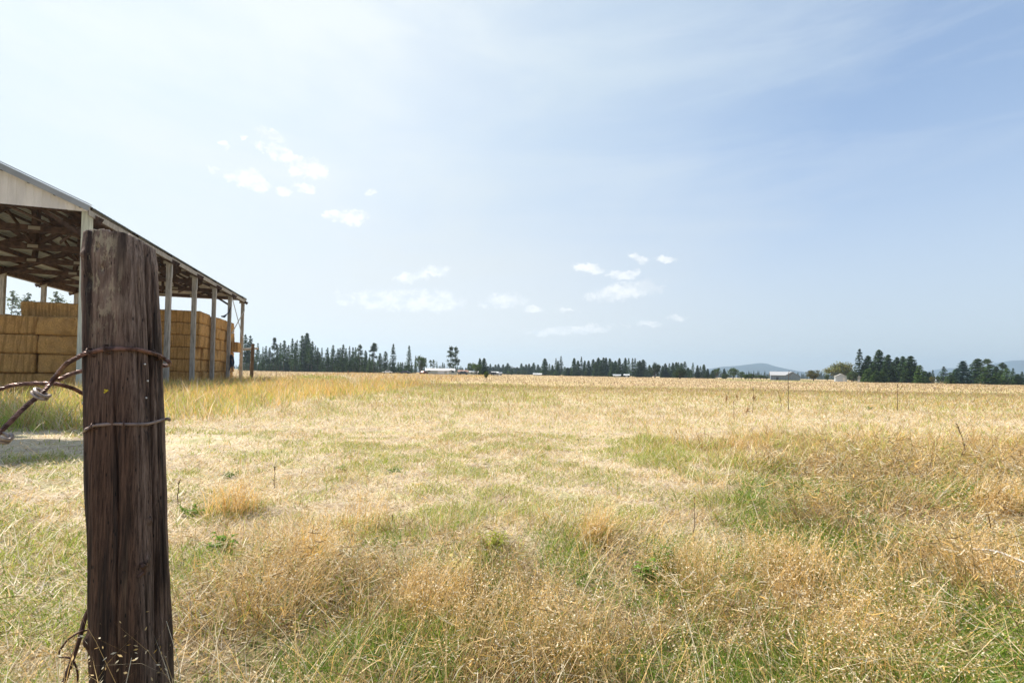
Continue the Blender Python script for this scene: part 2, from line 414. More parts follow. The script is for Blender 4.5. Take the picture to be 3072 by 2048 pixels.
# gable panels, ribbed, and rake trim
for (y, lab) in ((-.17, 'front'), (SLN + .17, 'rear')):
    mb = MB(); x = .15; V = []; 
    pts = []
    while x > -SW - .15:
        for dx, h in ((0, 0), (.19, 0), (.205, .010), (.235, .010), (.25, 0)): pts.append((x - dx, h))
        x -= .25
    sg = -1 if y < 0 else 1
    for px_, h in pts:
        px_ = max(px_, -SW - .15)
        V.append((px_, y + sg * h, EAVE - .02)); V.append((px_, y + sg * h, RZ + SLOPE * (SW / 2 - abs(px_ + SW / 2)) - .03))
    mb.add(V, [(2*k, 2*k+2, 2*k+3, 2*k+1) for k in range(len(pts) - 1)])
    gp = mb.build('gable_panel', metal_white, shed)
    sm = gp.modifiers.new('thickness', 'SOLIDIFY'); sm.thickness = .004
    for side in (1, -1):
        xe = -SW / 2 + side * (SW / 2 + .2)
        a = Vector((xe, y + sg * .16, roofz(-SW/2) - SLOPE * (SW/2 + .2) + .03)); bq = Vector((-SW / 2, y + sg * .16, roofz(-SW/2) + .03))
        tr = MB()
        tr.bar(a + Vector((0, 0, -.10)), bq + Vector((0, 0, -.10)), 0.03, .21)
        tr.bar(a + Vector((0, -sg * .09, .065)), bq + Vector((0, -sg * .09, .065)), .20, .02)
        tr.build('rake_trim', metal_trim, shed)
# crossed straps and hanging rags at the far right corner
yb = SLN
MB().bar((.13, yb - 3.9, EAVE - .3), (.13, yb + .1, 3.3), .012, .14).build('cross_strap', plate_mat, shed)
MB().bar((.16, yb, EAVE - .8), (.16, yb - 3.8, 3.7), .012, .12).build('cross_strap', plate_mat, shed)
rag = pmat('faded_tarp', (.03, .045, .075), .8, var=.4, scale=6)
def ragmesh(c, s, seed):
    r = random.Random(seed); mb = MB()
    for k in range(7):
        x = c[0] + r.uniform(-.15, .15); y = c[1] + r.uniform(-.25, .25); z = c[2] + r.uniform(-.2, .2)
        pts = [(x, y, z)]
        for j in range(4): pts.append((pts[-1][0] + r.uniform(-.06, .06), pts[-1][1] + r.uniform(-.1, .1), pts[-1][2] - s * r.uniform(.12, .3)))
        mb.tube(pts, [.05, .07, .06, .04, .01], 6)
    return mb
tag(ragmesh((.2, yb - 3.9, 1.95), 1.0, 3).build('tarp_rag', rag, None), 'torn dark blue tarp tied low on the second last shed post', 'tarp')
r2 = MB().tube([(.05, yb - 6.2, 4.75), (.08, yb - 5.6, 4.8), (.1, yb - 5.0, 5.05), (.1, yb - 4.4, 5.3), (0.1, yb - 3.95, 5.75)], [.04, .09, .03, .05, .02], 6)
tag(r2.build('tarp_rag', rag, None), 'twisted dark tarp strip hanging from a shed post above the bales', 'tarp')
for o in COL.objects:
    if o.name.startswith('tarp_rag'):
        o.location = P0; o.rotation_euler = (0, 0, SA)
def swl(x, y, z=0.): # shed local -> world
    return P0 + Matrix.Rotation(SA, 3, 'Z') @ Vector((x, y, z))

# ------------------------------------------------------------------ bales
m, t, o = newmat('straw')
b = N(t, 'ShaderNodeBsdfPrincipled', inp={'Roughness': .9, 'Specular IOR Level': .1})
tco = N(t, 'ShaderNodeTexCoord'); mp = N(t, 'ShaderNodeMapping', inp={'Scale': (8, 8, 5)}); L(t, tco.outputs['Object'], mp.inputs[0])
n1 = N(t, 'ShaderNodeTexNoise', inp={'Scale': 3., 'Detail': 9., 'Roughness': .9, 'Distortion': 2.2}); L(t, mp.outputs[0], n1.inputs[0])
n2 = N(t, 'ShaderNodeTexNoise', inp={'Scale': 3.2, 'Detail': 3.}); L(t, tco.outputs['Object'], n2.inputs[0])
mp3 = N(t, 'ShaderNodeMapping', inp={'Scale': (9, 1.2, .7)}); L(t, tco.outputs['Object'], mp3.inputs[0])
n3 = N(t, 'ShaderNodeTexNoise', inp={'Scale': 1.2, 'Detail': 3.}); L(t, mp3.outputs[0], n3.inputs[0])
c = mixc(t, maprange(t, n1.outputs[0], .38, .62), (.23, .105, .033), (.88, .53, .19))
c = mixc(t, mathn(t, 'MULTIPLY', maprange(t, n2.outputs[0], .4, .7), .45), c, (.42, .25, .11))
c = mixc(t, mathn(t, 'MULTIPLY', maprange(t, n3.outputs[0], .56, .40), .5), c, (.20, .10, .035))
L(t, c, b.inputs['Base Color'])
bp = N(t, 'ShaderNodeBump', inp={'Strength': .9, 'Distance': .05}); L(t, n1.outputs[0], bp.inputs['Height']); L(t, bp.outputs[0], b.inputs['Normal'])
L(t, b.outputs[0], o.inputs[0]); straw_mat = m
BH = .72
def bale_mesh(seed):
    r = np.random.default_rng(seed); nx, ny, nz_ = 24, 12, 8
    sx, sy, sz = 2.39, 1.21, BH - .006
    pts = {}; V = []; F_ = []
    def vid(i, j, k):
        key = (i, j, k)
        if key not in pts:
            x, y, z = i / nx * 2 - 1, j / ny * 2 - 1, k / nz_ * 2 - 1
            # rounded box
            p = np.array([x * sx / 2, y * sy / 2, z * sz / 2]); c = np.array([sx/2, sy/2, sz/2]) - .07
            q_ = np.clip(p, -c, c); d = p - q_; l = np.linalg.norm(d)
            if l > 1e-6: p = q_ + d / l * min(l, .07)
            pts[key] = len(V); V.append(p)
        return pts[key]
    for i in range(nx):
        for j in range(ny):
            F_.append((vid(i,j,0),vid(i,j+1,0),vid(i+1,j+1,0),vid(i+1,j,0))); F_.append((vid(i,j,nz_),vid(i+1,j,nz_),vid(i+1,j+1,nz_),vid(i,j+1,nz_)))
    for i in range(nx):
        for k in range(nz_):
            F_.append((vid(i,0,k),vid(i+1,0,k),vid(i+1,0,k+1),vid(i,0,k+1))); F_.append((vid(i,ny,k),vid(i,ny,k+1),vid(i+1,ny,k+1),vid(i+1,ny,k)))
    for j in range(ny):
        for k in range(nz_):
            F_.append((vid(0,j,k),vid(0,j,k+1),vid(0,j+1,k+1),vid(0,j+1,k))); F_.append((vid(nx,j,k),vid(nx,j+1,k),vid(nx,j+1,k+1),vid(nx,j,k+1)))
    V = np.array(V); s_ = seed * 7.7
    n = fbm(V[:, 0] * 4 + s_, V[:, 2] * 5 + V[:, 1] * 3, 3, seed) - .5
    big = fbm(V[:, 0] * 1.4 + s_, V[:, 2] * 1.2 + V[:, 1], 2, seed + 50) - .5
    nv = V / np.array([sx/2, sy/2, sz/2]); nv = nv**5; nv /= np.linalg.norm(nv, axis=1)[:, None] + 1e-6
    off = nv * (n * .05 + big * .11)[:, None]; off[:, 2] *= .25
    V = V + off
    # loose straws sticking out of the faces, most along the edges
    nn = 900; i0 = r.integers(0, len(V), nn); i0 = np.where(r.random(nn) < .5, i0, i0[::-1]); c0 = V[i0] + nv[i0] * .004
    d = r.normal(size=(nn, 3)) + nv[i0] * .5; d /= np.linalg.norm(d, axis=1, keepdims=True); sd = np.cross(d, r.normal(size=(nn, 3))); sd /= np.linalg.norm(sd, axis=1, keepdims=True)
    ln = r.uniform(.03, .11, (nn, 1)); w = r.uniform(.002, .006, (nn, 1))
    SV = np.stack([c0 - d * ln * .4 - sd * w, c0 - d * ln * .4 + sd * w, c0 + d * ln * .6 + sd * w * .5, c0 + d * ln * .6 - sd * w * .5], 1).reshape(-1, 3)
    F2 = np.concatenate([np.array(F_), np.arange(nn * 4).reshape(-1, 4) + len(V)]); nf = len(F_); V = np.concatenate([V, SV])
    me = npmesh('straw_bale', V, F2); me.materials.append(straw_mat)
    me.polygons.foreach_set('use_smooth', [True] * nf + [False] * nn); return me
bmeshes = [bale_mesh(s) for s in range(1, 6)]
nb = 0
def bale(x, y, course, end_on=False, label='', group='', tilt=0., dz=0., hs=1.):
    """x,y centre in shed coordinates"""
    global nb
    o = link('straw_bale', bmeshes[nb % 5]); nb += 1
    r = random.Random(nb)
    o.location = swl(x + r.uniform(-.03, .03), y + r.uniform(-.04, .04), BH * hs * (course + .5) + dz); o.scale = (1, 1, hs)
    o.rotation_euler = (0, tilt, SA + (math.pi / 2 if end_on else 0) + (math.pi if r.random() < .5 else 0) + r.uniform(-.03, .03)); o.scale = (r.uniform(.985, 1.01), r.uniform(.97, 1.02), hs)
    tag(o, label, 'bale', group)
    return o
ordn = ['bottom', 'second lowest', 'third lowest', 'fourth lowest', 'fifth', 'top']
for c_ in range(4):
    pos_ = ['at ground level', 'one bale above the ground', 'two bales above the ground', 'three bales above the ground'][c_]
    bale(-1.13, 1.85, c_, True, f'straw bale end by the pale corner post, {pos_}', 'bales in the front stack')
    bale(-2.94, 1.25, c_, False, f'long straw bale at the left edge, {pos_}', 'bales in the front stack')
    if c_ == 3:
        bale(-5.36, 1.25, c_, False, 'straw bale of the front stack beyond the left edge', 'bales in the front stack')
for c_ in range(3):
    bale(-5.36, 1.25, c_, False, 'straw bale of the front stack beyond the left edge', 'bales in the front stack')
bale(-.6 - 1.19, 2.5, 4, False, 'single straw bale lying on top of the front stack by the corner post', 'bales in the front stack', dz=-.05)
front_u = 13.4
for c_ in range(6):
    off = -.15 if c_ >= 3 else -.36
    where = ['at ground level', 'second from the ground', 'third from the ground', 'fourth from the ground', 'fifth from the ground', 'topmost'][c_]
    bale(off - 1.19, front_u + .6, c_, False, hs=1.08, label=f'bale on the rear stack\'s near face, {where}', group='bales in the rear stack')
    bale(off - 3.6, front_u + .6, c_, False, hs=1.08, label='straw bale at the inner end of the rear stack\'s near face', group='bales in the rear stack')
for k in range(1, 7):
    for c_ in range(6):
        if k == 2 and c_ == 5: continue
        far = ['', 'just behind the near face', 'a little behind the near face', 'midway along', 'past the midway point', 'close to the far end', 'at the far end'][k]
        off = (-.22, -.15, -.18, -.28, -.16, -.2)[(k * 2 + c_) % 6]
        if k == 6 and c_ in (3,): off = .4
        lv = ['on the ground', 'in the second layer', 'in the third layer', 'in the fourth layer', 'in the fifth layer', 'on top'][c_]
        bale(off - 1.19, front_u + .6 + 1.22 * k, c_, False, hs=1.08, label=f'rear stack bale {far}, {lv}', group='bales in the rear stack')

# ------------------------------------------------------------------ fence post
pc_top = at(363, 702, 1.30); pc_bot = at(399, 2040, 1.30)
ax = (pc_top - pc_bot); 
def paxis(z):
    k = (z - pc_bot.z) / (pc_top.z - pc_bot.z); return pc_bot + ax * k
ztop = pc_top.z
view = Vector((-pc_top.x, -pc_top.y, 0)).normalized()       # from post towards the camera
vang = math.atan2(view.y, view.x)
R0 = .0755
NA, NZ = 720, 340
zz = np.linspace(-.15, 1, NZ); zz = -.15 + (ztop + .15) * (zz + .15) / 1.15
th = np.linspace(0, 2 * np.pi, NA, endpoint=False)
TH, ZZ = np.meshgrid(th, zz)
rel = (TH - vang + np.pi) % (2 * np.pi) - np.pi             # 0 facing the camera, + is to camera's right (ccw seen from above)
ang = rel - math.radians(9)
n_ = 3.1
sq = (np.abs(np.cos(ang + np.pi / 4))**n_ + np.abs(np.sin(ang + np.pi / 4))**n_)**(-1 / n_)
Rr = R0 * sq / 1.0
Rr = Rr * np.interp(ZZ, [-.15, .2, .6, .9, 1.2, ztop - .06, ztop], [1.04, 1.03, 1.01, .99, .95, .965, .90])
cx_ = np.cos(TH) * 6; cy_ = np.sin(TH) * 6
fib = fbm(cx_ * 4 + 30, cy_ * 4 + ZZ * 2.2, 4, 21) - .5
lump = fbm(cx_ * .5 + 9, ZZ * 5 + cy_ * .4, 3, 22) - .5
plank = fbm(cx_ * 1.1 + 50, cy_ * 1.1 + ZZ * .5, 3, 23) - .5
Rr = Rr + fib * .0019 + lump * .009 + plank * .004
def groove(c_, w, d, wob, seed):
    cc = math.radians(c_) + (fbm(ZZ * 3.0, ZZ * 0 + seed, 3, seed) - .5) * wob
    return -d * np.exp(-((rel - cc) / w)**2)
Rr = Rr + groove(44, .050, .062, .10, 31) + groove(52, .016, .02, .12, 38) * sstep(ZZ, .8, .3) + groove(-18, .03, .006, .25, 32) * sstep(ZZ, 1.2, .9) + groove(18, .03, .005, .2, 34) + groove(60, .025, .007, .15, 37)
# knots and a chewed notch near the left edge
for (ka, kz, kr, kd) in ((24, .52, .10, .007), (30, .86, .07, -.005), (-35, 1.27, .08, -.006), (-40, 1.33, .05, -.007), (-75, .33, .16, .012), (32, .62, .08, .006), (-62, 1.24, .16, -.008), (-68, 1.31, .10, .007)):
    Rr = Rr + kd * np.exp(-((rel - math.radians(ka)) / kr)**2 - ((ZZ - kz) / (kr * .12))**2)
ctr = np.array([paxis(z) for z in zz])
PX = ctr[:, 0][:, None] + np.cos(TH) * Rr; PY = ctr[:, 1][:, None] + np.sin(TH) * Rr
ragg = fbm(cx_ * 1.5, cy_ * 1.5, 4, 41) - .5
tip = (-.020 - .020 * np.sin(rel) + .02 * ragg) * sstep(ZZ, ztop - .14, ztop)
# image left is larger relative angle side: decide by sign test
right_vec = Vector((-view.y, view.x, 0))                     # direction at rel = +90 deg
sgn = 1 if right_vec.x > 0 else -1
tip = (-.010 - .020 * sgn * np.sin(rel) * (np.sin(rel) * sgn > -.1) + .009 * ragg) * sstep(ZZ, ztop - .14, ztop)
PZ = ZZ + tip
V = np.stack([PX.ravel(), PY.ravel(), PZ.ravel()], -1)
idx = np.arange(NA * NZ).reshape(NZ, NA); idn = np.roll(idx, -1, 1)
q = np.stack([idx[:-1], idn[:-1], idn[1:], idx[1:]], -1).reshape(-1, 4)
rings = []; extra = []; last = idx[-1]; nv0 = len(V)
for rr_, dzz in ((.8, .004), (.5, .002), (.2, .004)):
    base_ = V[last]; c0 = V[idx[-1]].mean(0)
    P_ = c0 + (V[idx[-1]] - c0) * rr_ + np.array([0, 0, dzz]) + np.stack([0*th, 0*th, (fbm(np.cos(th)*9*rr_, np.sin(th)*9*rr_, 3, 44) - .5) * .02], -1)
    new = np.arange(NA) + len(V); V = np.concatenate([V, P_])
    extra.append(np.stack([last, np.roll(last, -1), np.roll(new, -1), new], -1)); last = new
cidx = len(V); V = np.concatenate([V, V[last].mean(0)[None]])
tris = np.stack([last, np.roll(last, -1), np.full(NA, cidx)], -1)
q = np.concatenate([q] + extra)
org = Vector((paxis(0).x, paxis(0).y, 0)); Vl = V - np.array(org)
# per vertex: R = around angle, G = height, B = deep
relf = np.concatenate([rel.ravel(), np.zeros(len(V) - NA * NZ)])
zf = V[:, 2]
cg = np.stack([relf * sgn / np.pi * .5 + .5, zf / 1.5, np.concatenate([np.clip(-(fib * 2).ravel() + .5, 0, 1), np.full(len(V) - NA * NZ, .5)])], -1)
fme = npmesh('fence_post', Vl, q, cg, tris)
fme.polygons.foreach_set('use_smooth', [True] * len(fme.polygons))
m, t, o = newmat('old_post_wood')
b = N(t, 'ShaderNodeBsdfPrincipled', inp={'Roughness': .78, 'Specular IOR Level': .25})
tco = N(t, 'ShaderNodeTexCoord')
def on(scale, st, detail=6., rough=.65, dist=0.):
    mp = N(t, 'ShaderNodeMapping', inp={'Scale': st}); L(t, tco.outputs['Object'], mp.inputs[0])
    n = N(t, 'ShaderNodeTexNoise', inp={'Scale': scale, 'Detail': detail, 'Roughness': rough, 'Distortion': dist}); L(t, mp.outputs[0], n.inputs[0]); return n.outputs[0]
at_ = N(t, 'ShaderNodeAttribute', attribute_name='tint'); ss = N(t, 'ShaderNodeSeparateColor'); L(t, at_.outputs['Color'], ss.inputs[0])
grain = on(1., (230, 230, 9), 9., .8, .35); streak = on(1., (26, 26, 1.5), 5., .6); patch = on(1., (9, 9, 4), 4.)
c = mixc(t, maprange(t, grain, .36, .62), (.022, .0105, .007), (.135, .074, .048))
c = mixc(t, mathn(t, 'MULTIPLY', maprange(t, streak, .52, .36), .78), c, (.012, .009, .009))
# weathered silver grey on the upper half; right-hand face also mixed greyer
grey = mixc(t, maprange(t, grain, .36, .64), (.11, .070, .053), (.40, .305, .25))
upz = maprange(t, ss.outputs[1], .50, .95)
rgt = maprange(t, ss.outputs[0], .505, .56)
gm = mathn(t, 'MULTIPLY', mathn(t, 'ADD', mathn(t, 'MULTIPLY', upz, .52), mathn(t, 'MULTIPLY', rgt, .40)), maprange(t, streak, .38, .58))
c = mixc(t, gm, c, grey)
chk = maprange(t, on(1., (330, 330, 4.5), 4., .6, .2), .40, .33)
c = mixc(t, mathn(t, 'MULTIPLY', chk, .45), c, (.010, .007, .006))
# pale lichen crust on the upper left
lz = mathn(t, 'MULTIPLY', maprange(t, ss.outputs[1], .68, .83), maprange(t, ss.outputs[0], .53, .44))
lz = mathn(t, 'MULTIPLY', lz, maprange(t, ss.outputs[0], .30, .38))
lich = mathn(t, 'MULTIPLY', lz, maprange(t, on(1., (60, 60, 22), 6., .75), .48, .60))
c = mixc(t, mathn(t, 'MULTIPLY', lich, .75), c, (.43, .37, .25))
# tan exposed wood streaks low on the left edge
tan = mathn(t, 'MULTIPLY', maprange(t, on(1., (38, 38, 1.6), 3.), .64, .72), .32)
c = mixc(t, tan, c, (.30, .20, .13))
c = mixc(t, mathn(t, 'MULTIPLY', mathn(t, 'MULTIPLY', maprange(t, patch, .55, .68), upz), .6), c, (.32, .235, .18))
c = mixc(t, mathn(t, 'MULTIPLY', maprange(t, on(1., (17, 17, 1.4), 4.), .55, .66), .7), c, (.020, .013, .010))
# rows of small incised slots
vo = N(t, 'ShaderNodeTexVoronoi', inp={'Scale': 1., 'Randomness': .85}); mpv_ = N(t, 'ShaderNodeMapping', inp={'Scale': (78, 78, 22)}); L(t, tco.outputs['Object'], mpv_.inputs[0]); L(t, mpv_.outputs[0], vo.inputs[0])
slot = maprange(t, vo.outputs['Distance'], .155, .08)
c = mixc(t, mathn(t, 'MULTIPLY', slot, .9), c, (.006, .005, .005))
L(t, c, b.inputs['Base Color'])
hgt = mathn(t, 'SUBTRACT', mathn(t, 'ADD', mathn(t, 'MULTIPLY', grain, .8), mathn(t, 'MULTIPLY', streak, .6)), mathn(t, 'MULTIPLY', slot, .8))
bp = N(t, 'ShaderNodeBump', inp={'Strength': .55, 'Distance': .004}); L(t, hgt, bp.inputs['Height']); L(t, bp.outputs[0], b.inputs['Normal'])
L(t, b.outputs[0], o.inputs[0])
fpo = link('fence_post', fme, m); fpo.location = org
tag(fpo, 'weathered dark brown timber fence post standing close by at the left', 'fence post')
bpy.context.view_layer.update()
# surface point under a photo pixel (ray against the post's mesh), for nails, staples and the ropes
from mathutils.bvhtree import BVHTree
bvh = BVHTree.FromPolygons([tuple(v) for v in V], [tuple(f) for f in q] + [tuple(f) for f in tris])
def onpost(px, py, lift=0.):
    d = ray(px, py).normalized(); h, nrm, _, _ = bvh.ray_cast(EYE, d)
    if h is None:
        # closest approach beside the post
        ctr_ = paxis(1.0); k = (ctr_ - EYE).dot(d); p = EYE + d * k; return p, -d
    return h + nrm * lift, nrm
nail_mat = pmat('bright_nail', (.75, .73, .70), .35, .6, var=.1)
nail_dark = pmat('rusty_iron', (.10, .055, .04), .6, .4, var=.4, scale=30)
lich_mat = pmat('yellow_lichen', (.55, .42, .04), .9, var=.3, scale=60)
def parent_keep(o, p):
    o.parent = p; o.matrix_parent_inverse = Matrix.Translation(-p.location)
for (px, py) in ((434, 1092), (442, 1142), (438, 1193)):
    p, nrm = onpost(px, py); mb = MB().tube([p - nrm * .004, p + nrm * .002, p + nrm * .003], [.0024, .0024, .0016], 8)
    o = mb.build('nail', nail_mat); parent_keep(o, fpo)
for (px, py) in ((430, 1705),):
    p, nrm = onpost(px, py); mb = MB()
    for k in range(9):
        a = k * .7; mb.tube([p + Vector((random.uniform(-.012, .012), random.uniform(-.012, .012), random.uniform(-.018, .018))) + nrm * random.uniform(-.006, .001) for _ in range(2)], .005, 6)
    o = mb.build('knot', nail_dark); parent_keep(o, fpo)
p, nrm = onpost(318, 1172); mb = MB()
for k in range(7):
    a = random.uniform(0, 6.28); rr_ = random.uniform(0, .005)
    e = p + Vector((math.cos(a) * rr_, 0, math.sin(a) * rr_)); mb.tube([e - nrm * .001, e + nrm * .0018], [.0032, .0018], 6)
o = mb.build('lichen', lich_mat); parent_keep(o, fpo)
p = at(262, 1209, 1.33); MB_ = MB().tube([p + Vector((.02, 0, .002)), p - Vector((.012, 0, 0))], [.0055, .005], 6); o = MB_.build('peg', wood_grey); parent_keep(o, fpo)

# ------------------------------------------------------------------ twisted cables on the post
m, t, o = newmat('rusty_cable')
b = N(t, 'ShaderNodeBsdfPrincipled', inp={'Roughness': .42, 'Metallic': .35, 'Specular IOR Level': .5})
tco = N(t, 'ShaderNodeTexCoord'); nz_ = N(t, 'ShaderNodeTexNoise', inp={'Scale': 70., 'Detail': 5.}); L(t, tco.outputs['Object'], nz_.inputs[0])
L(t, mixc(t, maprange(t, nz_.outputs[0], .35, .65), (.075, .035, .026), (.24, .125, .095)), b.inputs['Base Color'])
L(t, b.outputs[0], o.inputs[0]); rust = m
def spline(pts, per=10):
    out = []; P = [pts[0]] + list(pts) + [pts[-1]]
    for i in range(1, len(P) - 2):
        for k in range(per):
            u = k / per; a, b_, c_, d = P[i-1], P[i], P[i+1], P[i+2]
            out.append(.5 * ((2*b_) + (c_-a)*u + (2*a-5*b_+4*c_-d)*u*u + (-a+3*b_-3*c_+d)*u*u*u))
    out.append(P[-2]); return out
def strands(path, rad, ns=6, pitch=.009, mb=None):
    mb = mb or MB(); path = [Vector(p) for p in path]
    # resample evenly
    d = [0.]
    for i in range(1, len(path)): d.append(d[-1] + (path[i] - path[i-1]).length)
    n = max(12, int(d[-1] / .0045)); s = np.linspace(0, d[-1], n); arr = np.array(path)
    P = np.stack([np.interp(s, d, arr[:, k]) for k in range(3)], -1); P = [Vector(p) for p in P]
    ref = Vector((0, 0, 1)); a = None; fr = []
    for i, p in enumerate(P):
        tt = (P[min(i+1, n-1)] - P[max(i-1, 0)]).normalized()
        a = tt.cross(ref).normalized() if a is None else (a - tt * a.dot(tt)).normalized()
        fr.append((a, tt.cross(a)))
    for k in range(ns):
        pts = []
        for i, p in enumerate(P):
            ph = 2 * math.pi * (s[i] / pitch / ns * 1.0 + k / ns)
            pts.append(p + (fr[i][0] * math.cos(ph) + fr[i][1] * math.sin(ph)) * rad * .66)
        mb.tube(pts, rad * .36, 6)
    return mb
back = paxis(1.05) - view * (R0 * 1.15)
front_px = [(258,1061),(281,1056),(321,1047),(362,1046),(402,1048),(442,1058),(469,1066),(495,1077)]
front = [onpost(x, y, .0058)[0] for x, y in front_px]
Yl = front[0].y
A = [at(-1500,2560,1.0), at(-700,1880,1.05), at(-300,1552,1.09), at(-60,1352,1.12), at(0,1296,1.14), at(80,1216,1.18), at(115,1189,1.20), at(139,1165,1.22), at(166,1130,1.24), at(198,1092,Yl-.015), at(230,1074,Yl-.005)] + front
A += [at(507,1086,1.345), at(500,1096,1.40), back + Vector((.04, 0, -.03)), at(300,1100,1.41), at(253,1111,1.33), at(230,1117,1.30), at(204,1126,1.27), at(176,1139,1.245)]
cab = strands(spline(A, 10), .0056).build('twisted_cable', rust)
tag(cab, 'rusty twisted cable looped around the fence post and slanting down left', 'cable')
Bp = [Vector((-3.5, .95, .0)), Vector((-2.7, 1.0, .40)), at(-700,1440,1.12), at(-300,1262,1.16), at(-60,1186,1.20), at(0,1167,1.22), at(40,1155,1.235), at(94,1150,1.25), at(134,1150,1.262), at(166,1151,1.272), at(201,1159,1.29), at(228,1169,1.31), at(256,1183,1.335), at(300,1190,1.40), paxis(.95) - view * R0 * .9]
cabB = strands(spline(Bp, 10), .0052).build('twisted_cable', rust)
tag(cabB, 'rusty twisted cable arching level across to the back of the post', 'cable')
def wrap(px, py, Y, label, seed, rr_=.0125):
    c0 = at(px, py, Y); d_ = (at(px + 30, py - 32, Y) - c0).normalized(); a = d_.cross(Vector((0, 1, 0))).normalized(); b_ = d_.cross(a)
    pts = []
    for k in range(34):
        u = k / 33; ph = u * 2 * math.pi * 1.55 + seed
        pts.append(c0 + (a * math.cos(ph) * 1.35 + b_ * math.sin(ph)) * rr_ + d_ * (u - .5) * .014)
    return pts
steel = pmat('worn_wire', (.36, .29, .25), .4, .5, var=.35, scale=60)
for (px, py, Y, s) in ((123, 1181, 1.205, .4), (8, 1308, 1.135, 1.2)):
    o = MB().tube(wrap(px, py, Y, '', s), .0042, 8).build('wire_wrap', steel); o.parent = cab
    o['label'] = 'bright worn wire knot wound round the cable'
def staple(pa, pb, par, rad=.0022):
    a, na = onpost(*pa); b_, nb_ = onpost(*pb)
    pts = [a - na * .004, a + na * .010, (a + b_) / 2 + (na + nb_) / 2 * .016, b_ + nb_ * .010, b_ - nb_ * .004]
    o = MB().tube(spline(pts, 5), rad, 6).build('staple', nail_dark); parent_keep(o, fpo)
for pa, pb in (((276,1047),(284,1068)), ((324,1036),(328,1060)), ((462,1050),(468,1078))): staple(pa, pb, fpo)
# lower single wire
low_px = [(270,1283),(281,1277),(308,1273),(348,1271),(375,1272),(429,1272),(461,1267),(488,1258)]
lowp = [onpost(x, y, .0035)[0] for x, y in low_px]
Dp = [at(266,1316,1.325), at(258,1308,1.30), at(253,1299,1.285), at(257,1289,lowp[0].y - .006)] + lowp + [at(505,1256,1.34), at(509,1260,1.36)]
wire_mat = pmat('grey_brown_wire', (.27, .20, .175), .45, .4, var=.35, scale=60)
wlow = MB().tube(spline(Dp, 8), .0040, 8).build('fence_wire', wire_mat)
tag(wlow, 'thin smooth wire stapled across the fence post below the twisted cable', 'wire')
for pa, pb in (((285,1269),(291,1285)), ((374,1262),(378,1281)), ((451,1260),(456,1276))): staple(pa, pb, fpo, .0018)
# rusty bar and loop of wire at the foot
g0 = at(262, 1822, 1.30); 
bar = MB().tube(spline([g0 + Vector((.012, 0, .01)), at(256, 1850, 1.29), at(238, 1915, 1.27), at(214, 1985, 1.25), at(188, 2056, 1.23), at(150, 2170, 1.21)], 6), .0055, 7).build('iron_rod', nail_dark)
tag(bar, 'rusty iron rod leaning out from the foot of the fence post', 'rod')
loop = MB().tube(spline([at(274,1889,1.30), at(244,1893,1.27), at(208,1914,1.255), at(185,1941,1.25), at(176,1962,1.25), at(183,1970,1.255), at(208,1972,1.262), at(224,1990,1.262), at(233,2024,1.262), at(228,2090,1.26)], 8), .0024, 6).build('fence_wire', nail_dark)
tag(loop, 'thin dark wire curling in a loop beside the iron rod', 'wire')

# ------------------------------------------------------------------ trees
bark = pmat('bark', (.085, .06, .045), .95, var=.4, scale=6)
bark_grey = pmat('grey_bark', (.10, .085, .07), .95, var=.4, scale=6)
def cards(C, sx, sy, sz, r, tint):
    """random small quads at centres C; unit-space sizes"""
    n = len(C)
    u = r.normal(size=(n, 3)); u /= np.linalg.norm(u, axis=1)[:, None]
    w = np.cross(u, r.normal(size=(n, 3))); w /= np.linalg.norm(w, axis=1)[:, None]
    s = np.stack([sx, sx, sz], -1) if np.ndim(sx) else np.array([sx, sx, sz])
    s2 = np.array([sy, sy, sz * .55])
    k = r.uniform(.7, 1.3, (n, 1))
    U = u * s * k; Wv = w * s2 * k
    V = np.stack([C - U, C - Wv, C + U * 1.0, C + Wv], 1).reshape(-1, 3)
    T = np.repeat(tint, 4, axis=0)
    return V, T
def crown_mesh(name, parts, mat):
    V = np.concatenate([p[0] for p in parts]); T = np.concatenate([p[1] for p in parts])
    q = np.arange(len(V)).reshape(-1, 4); me = npmesh(name, V, q, T); me.materials.append(mat); return me
fir_mat = leafmat('fir_needles', (.055, .085, .033), .34)
pine_mat = leafmat('pine_needles', (.058, .082, .036), .32)
blue_mat = leafmat('blue_spruce_needles', (.060, .10, .080), .25)
leaf_mat = leafmat('broad_leaves', (.070, .105, .030), .35)
willow_mat = leafmat('willow_leaves', (.17, .175, .065), .4)
rust_mat = leafmat('reddish_leaves', (.13, .125, .04), .35)
young_mat = leafmat('young_pine_needles', (.095, .145, .045), .4)
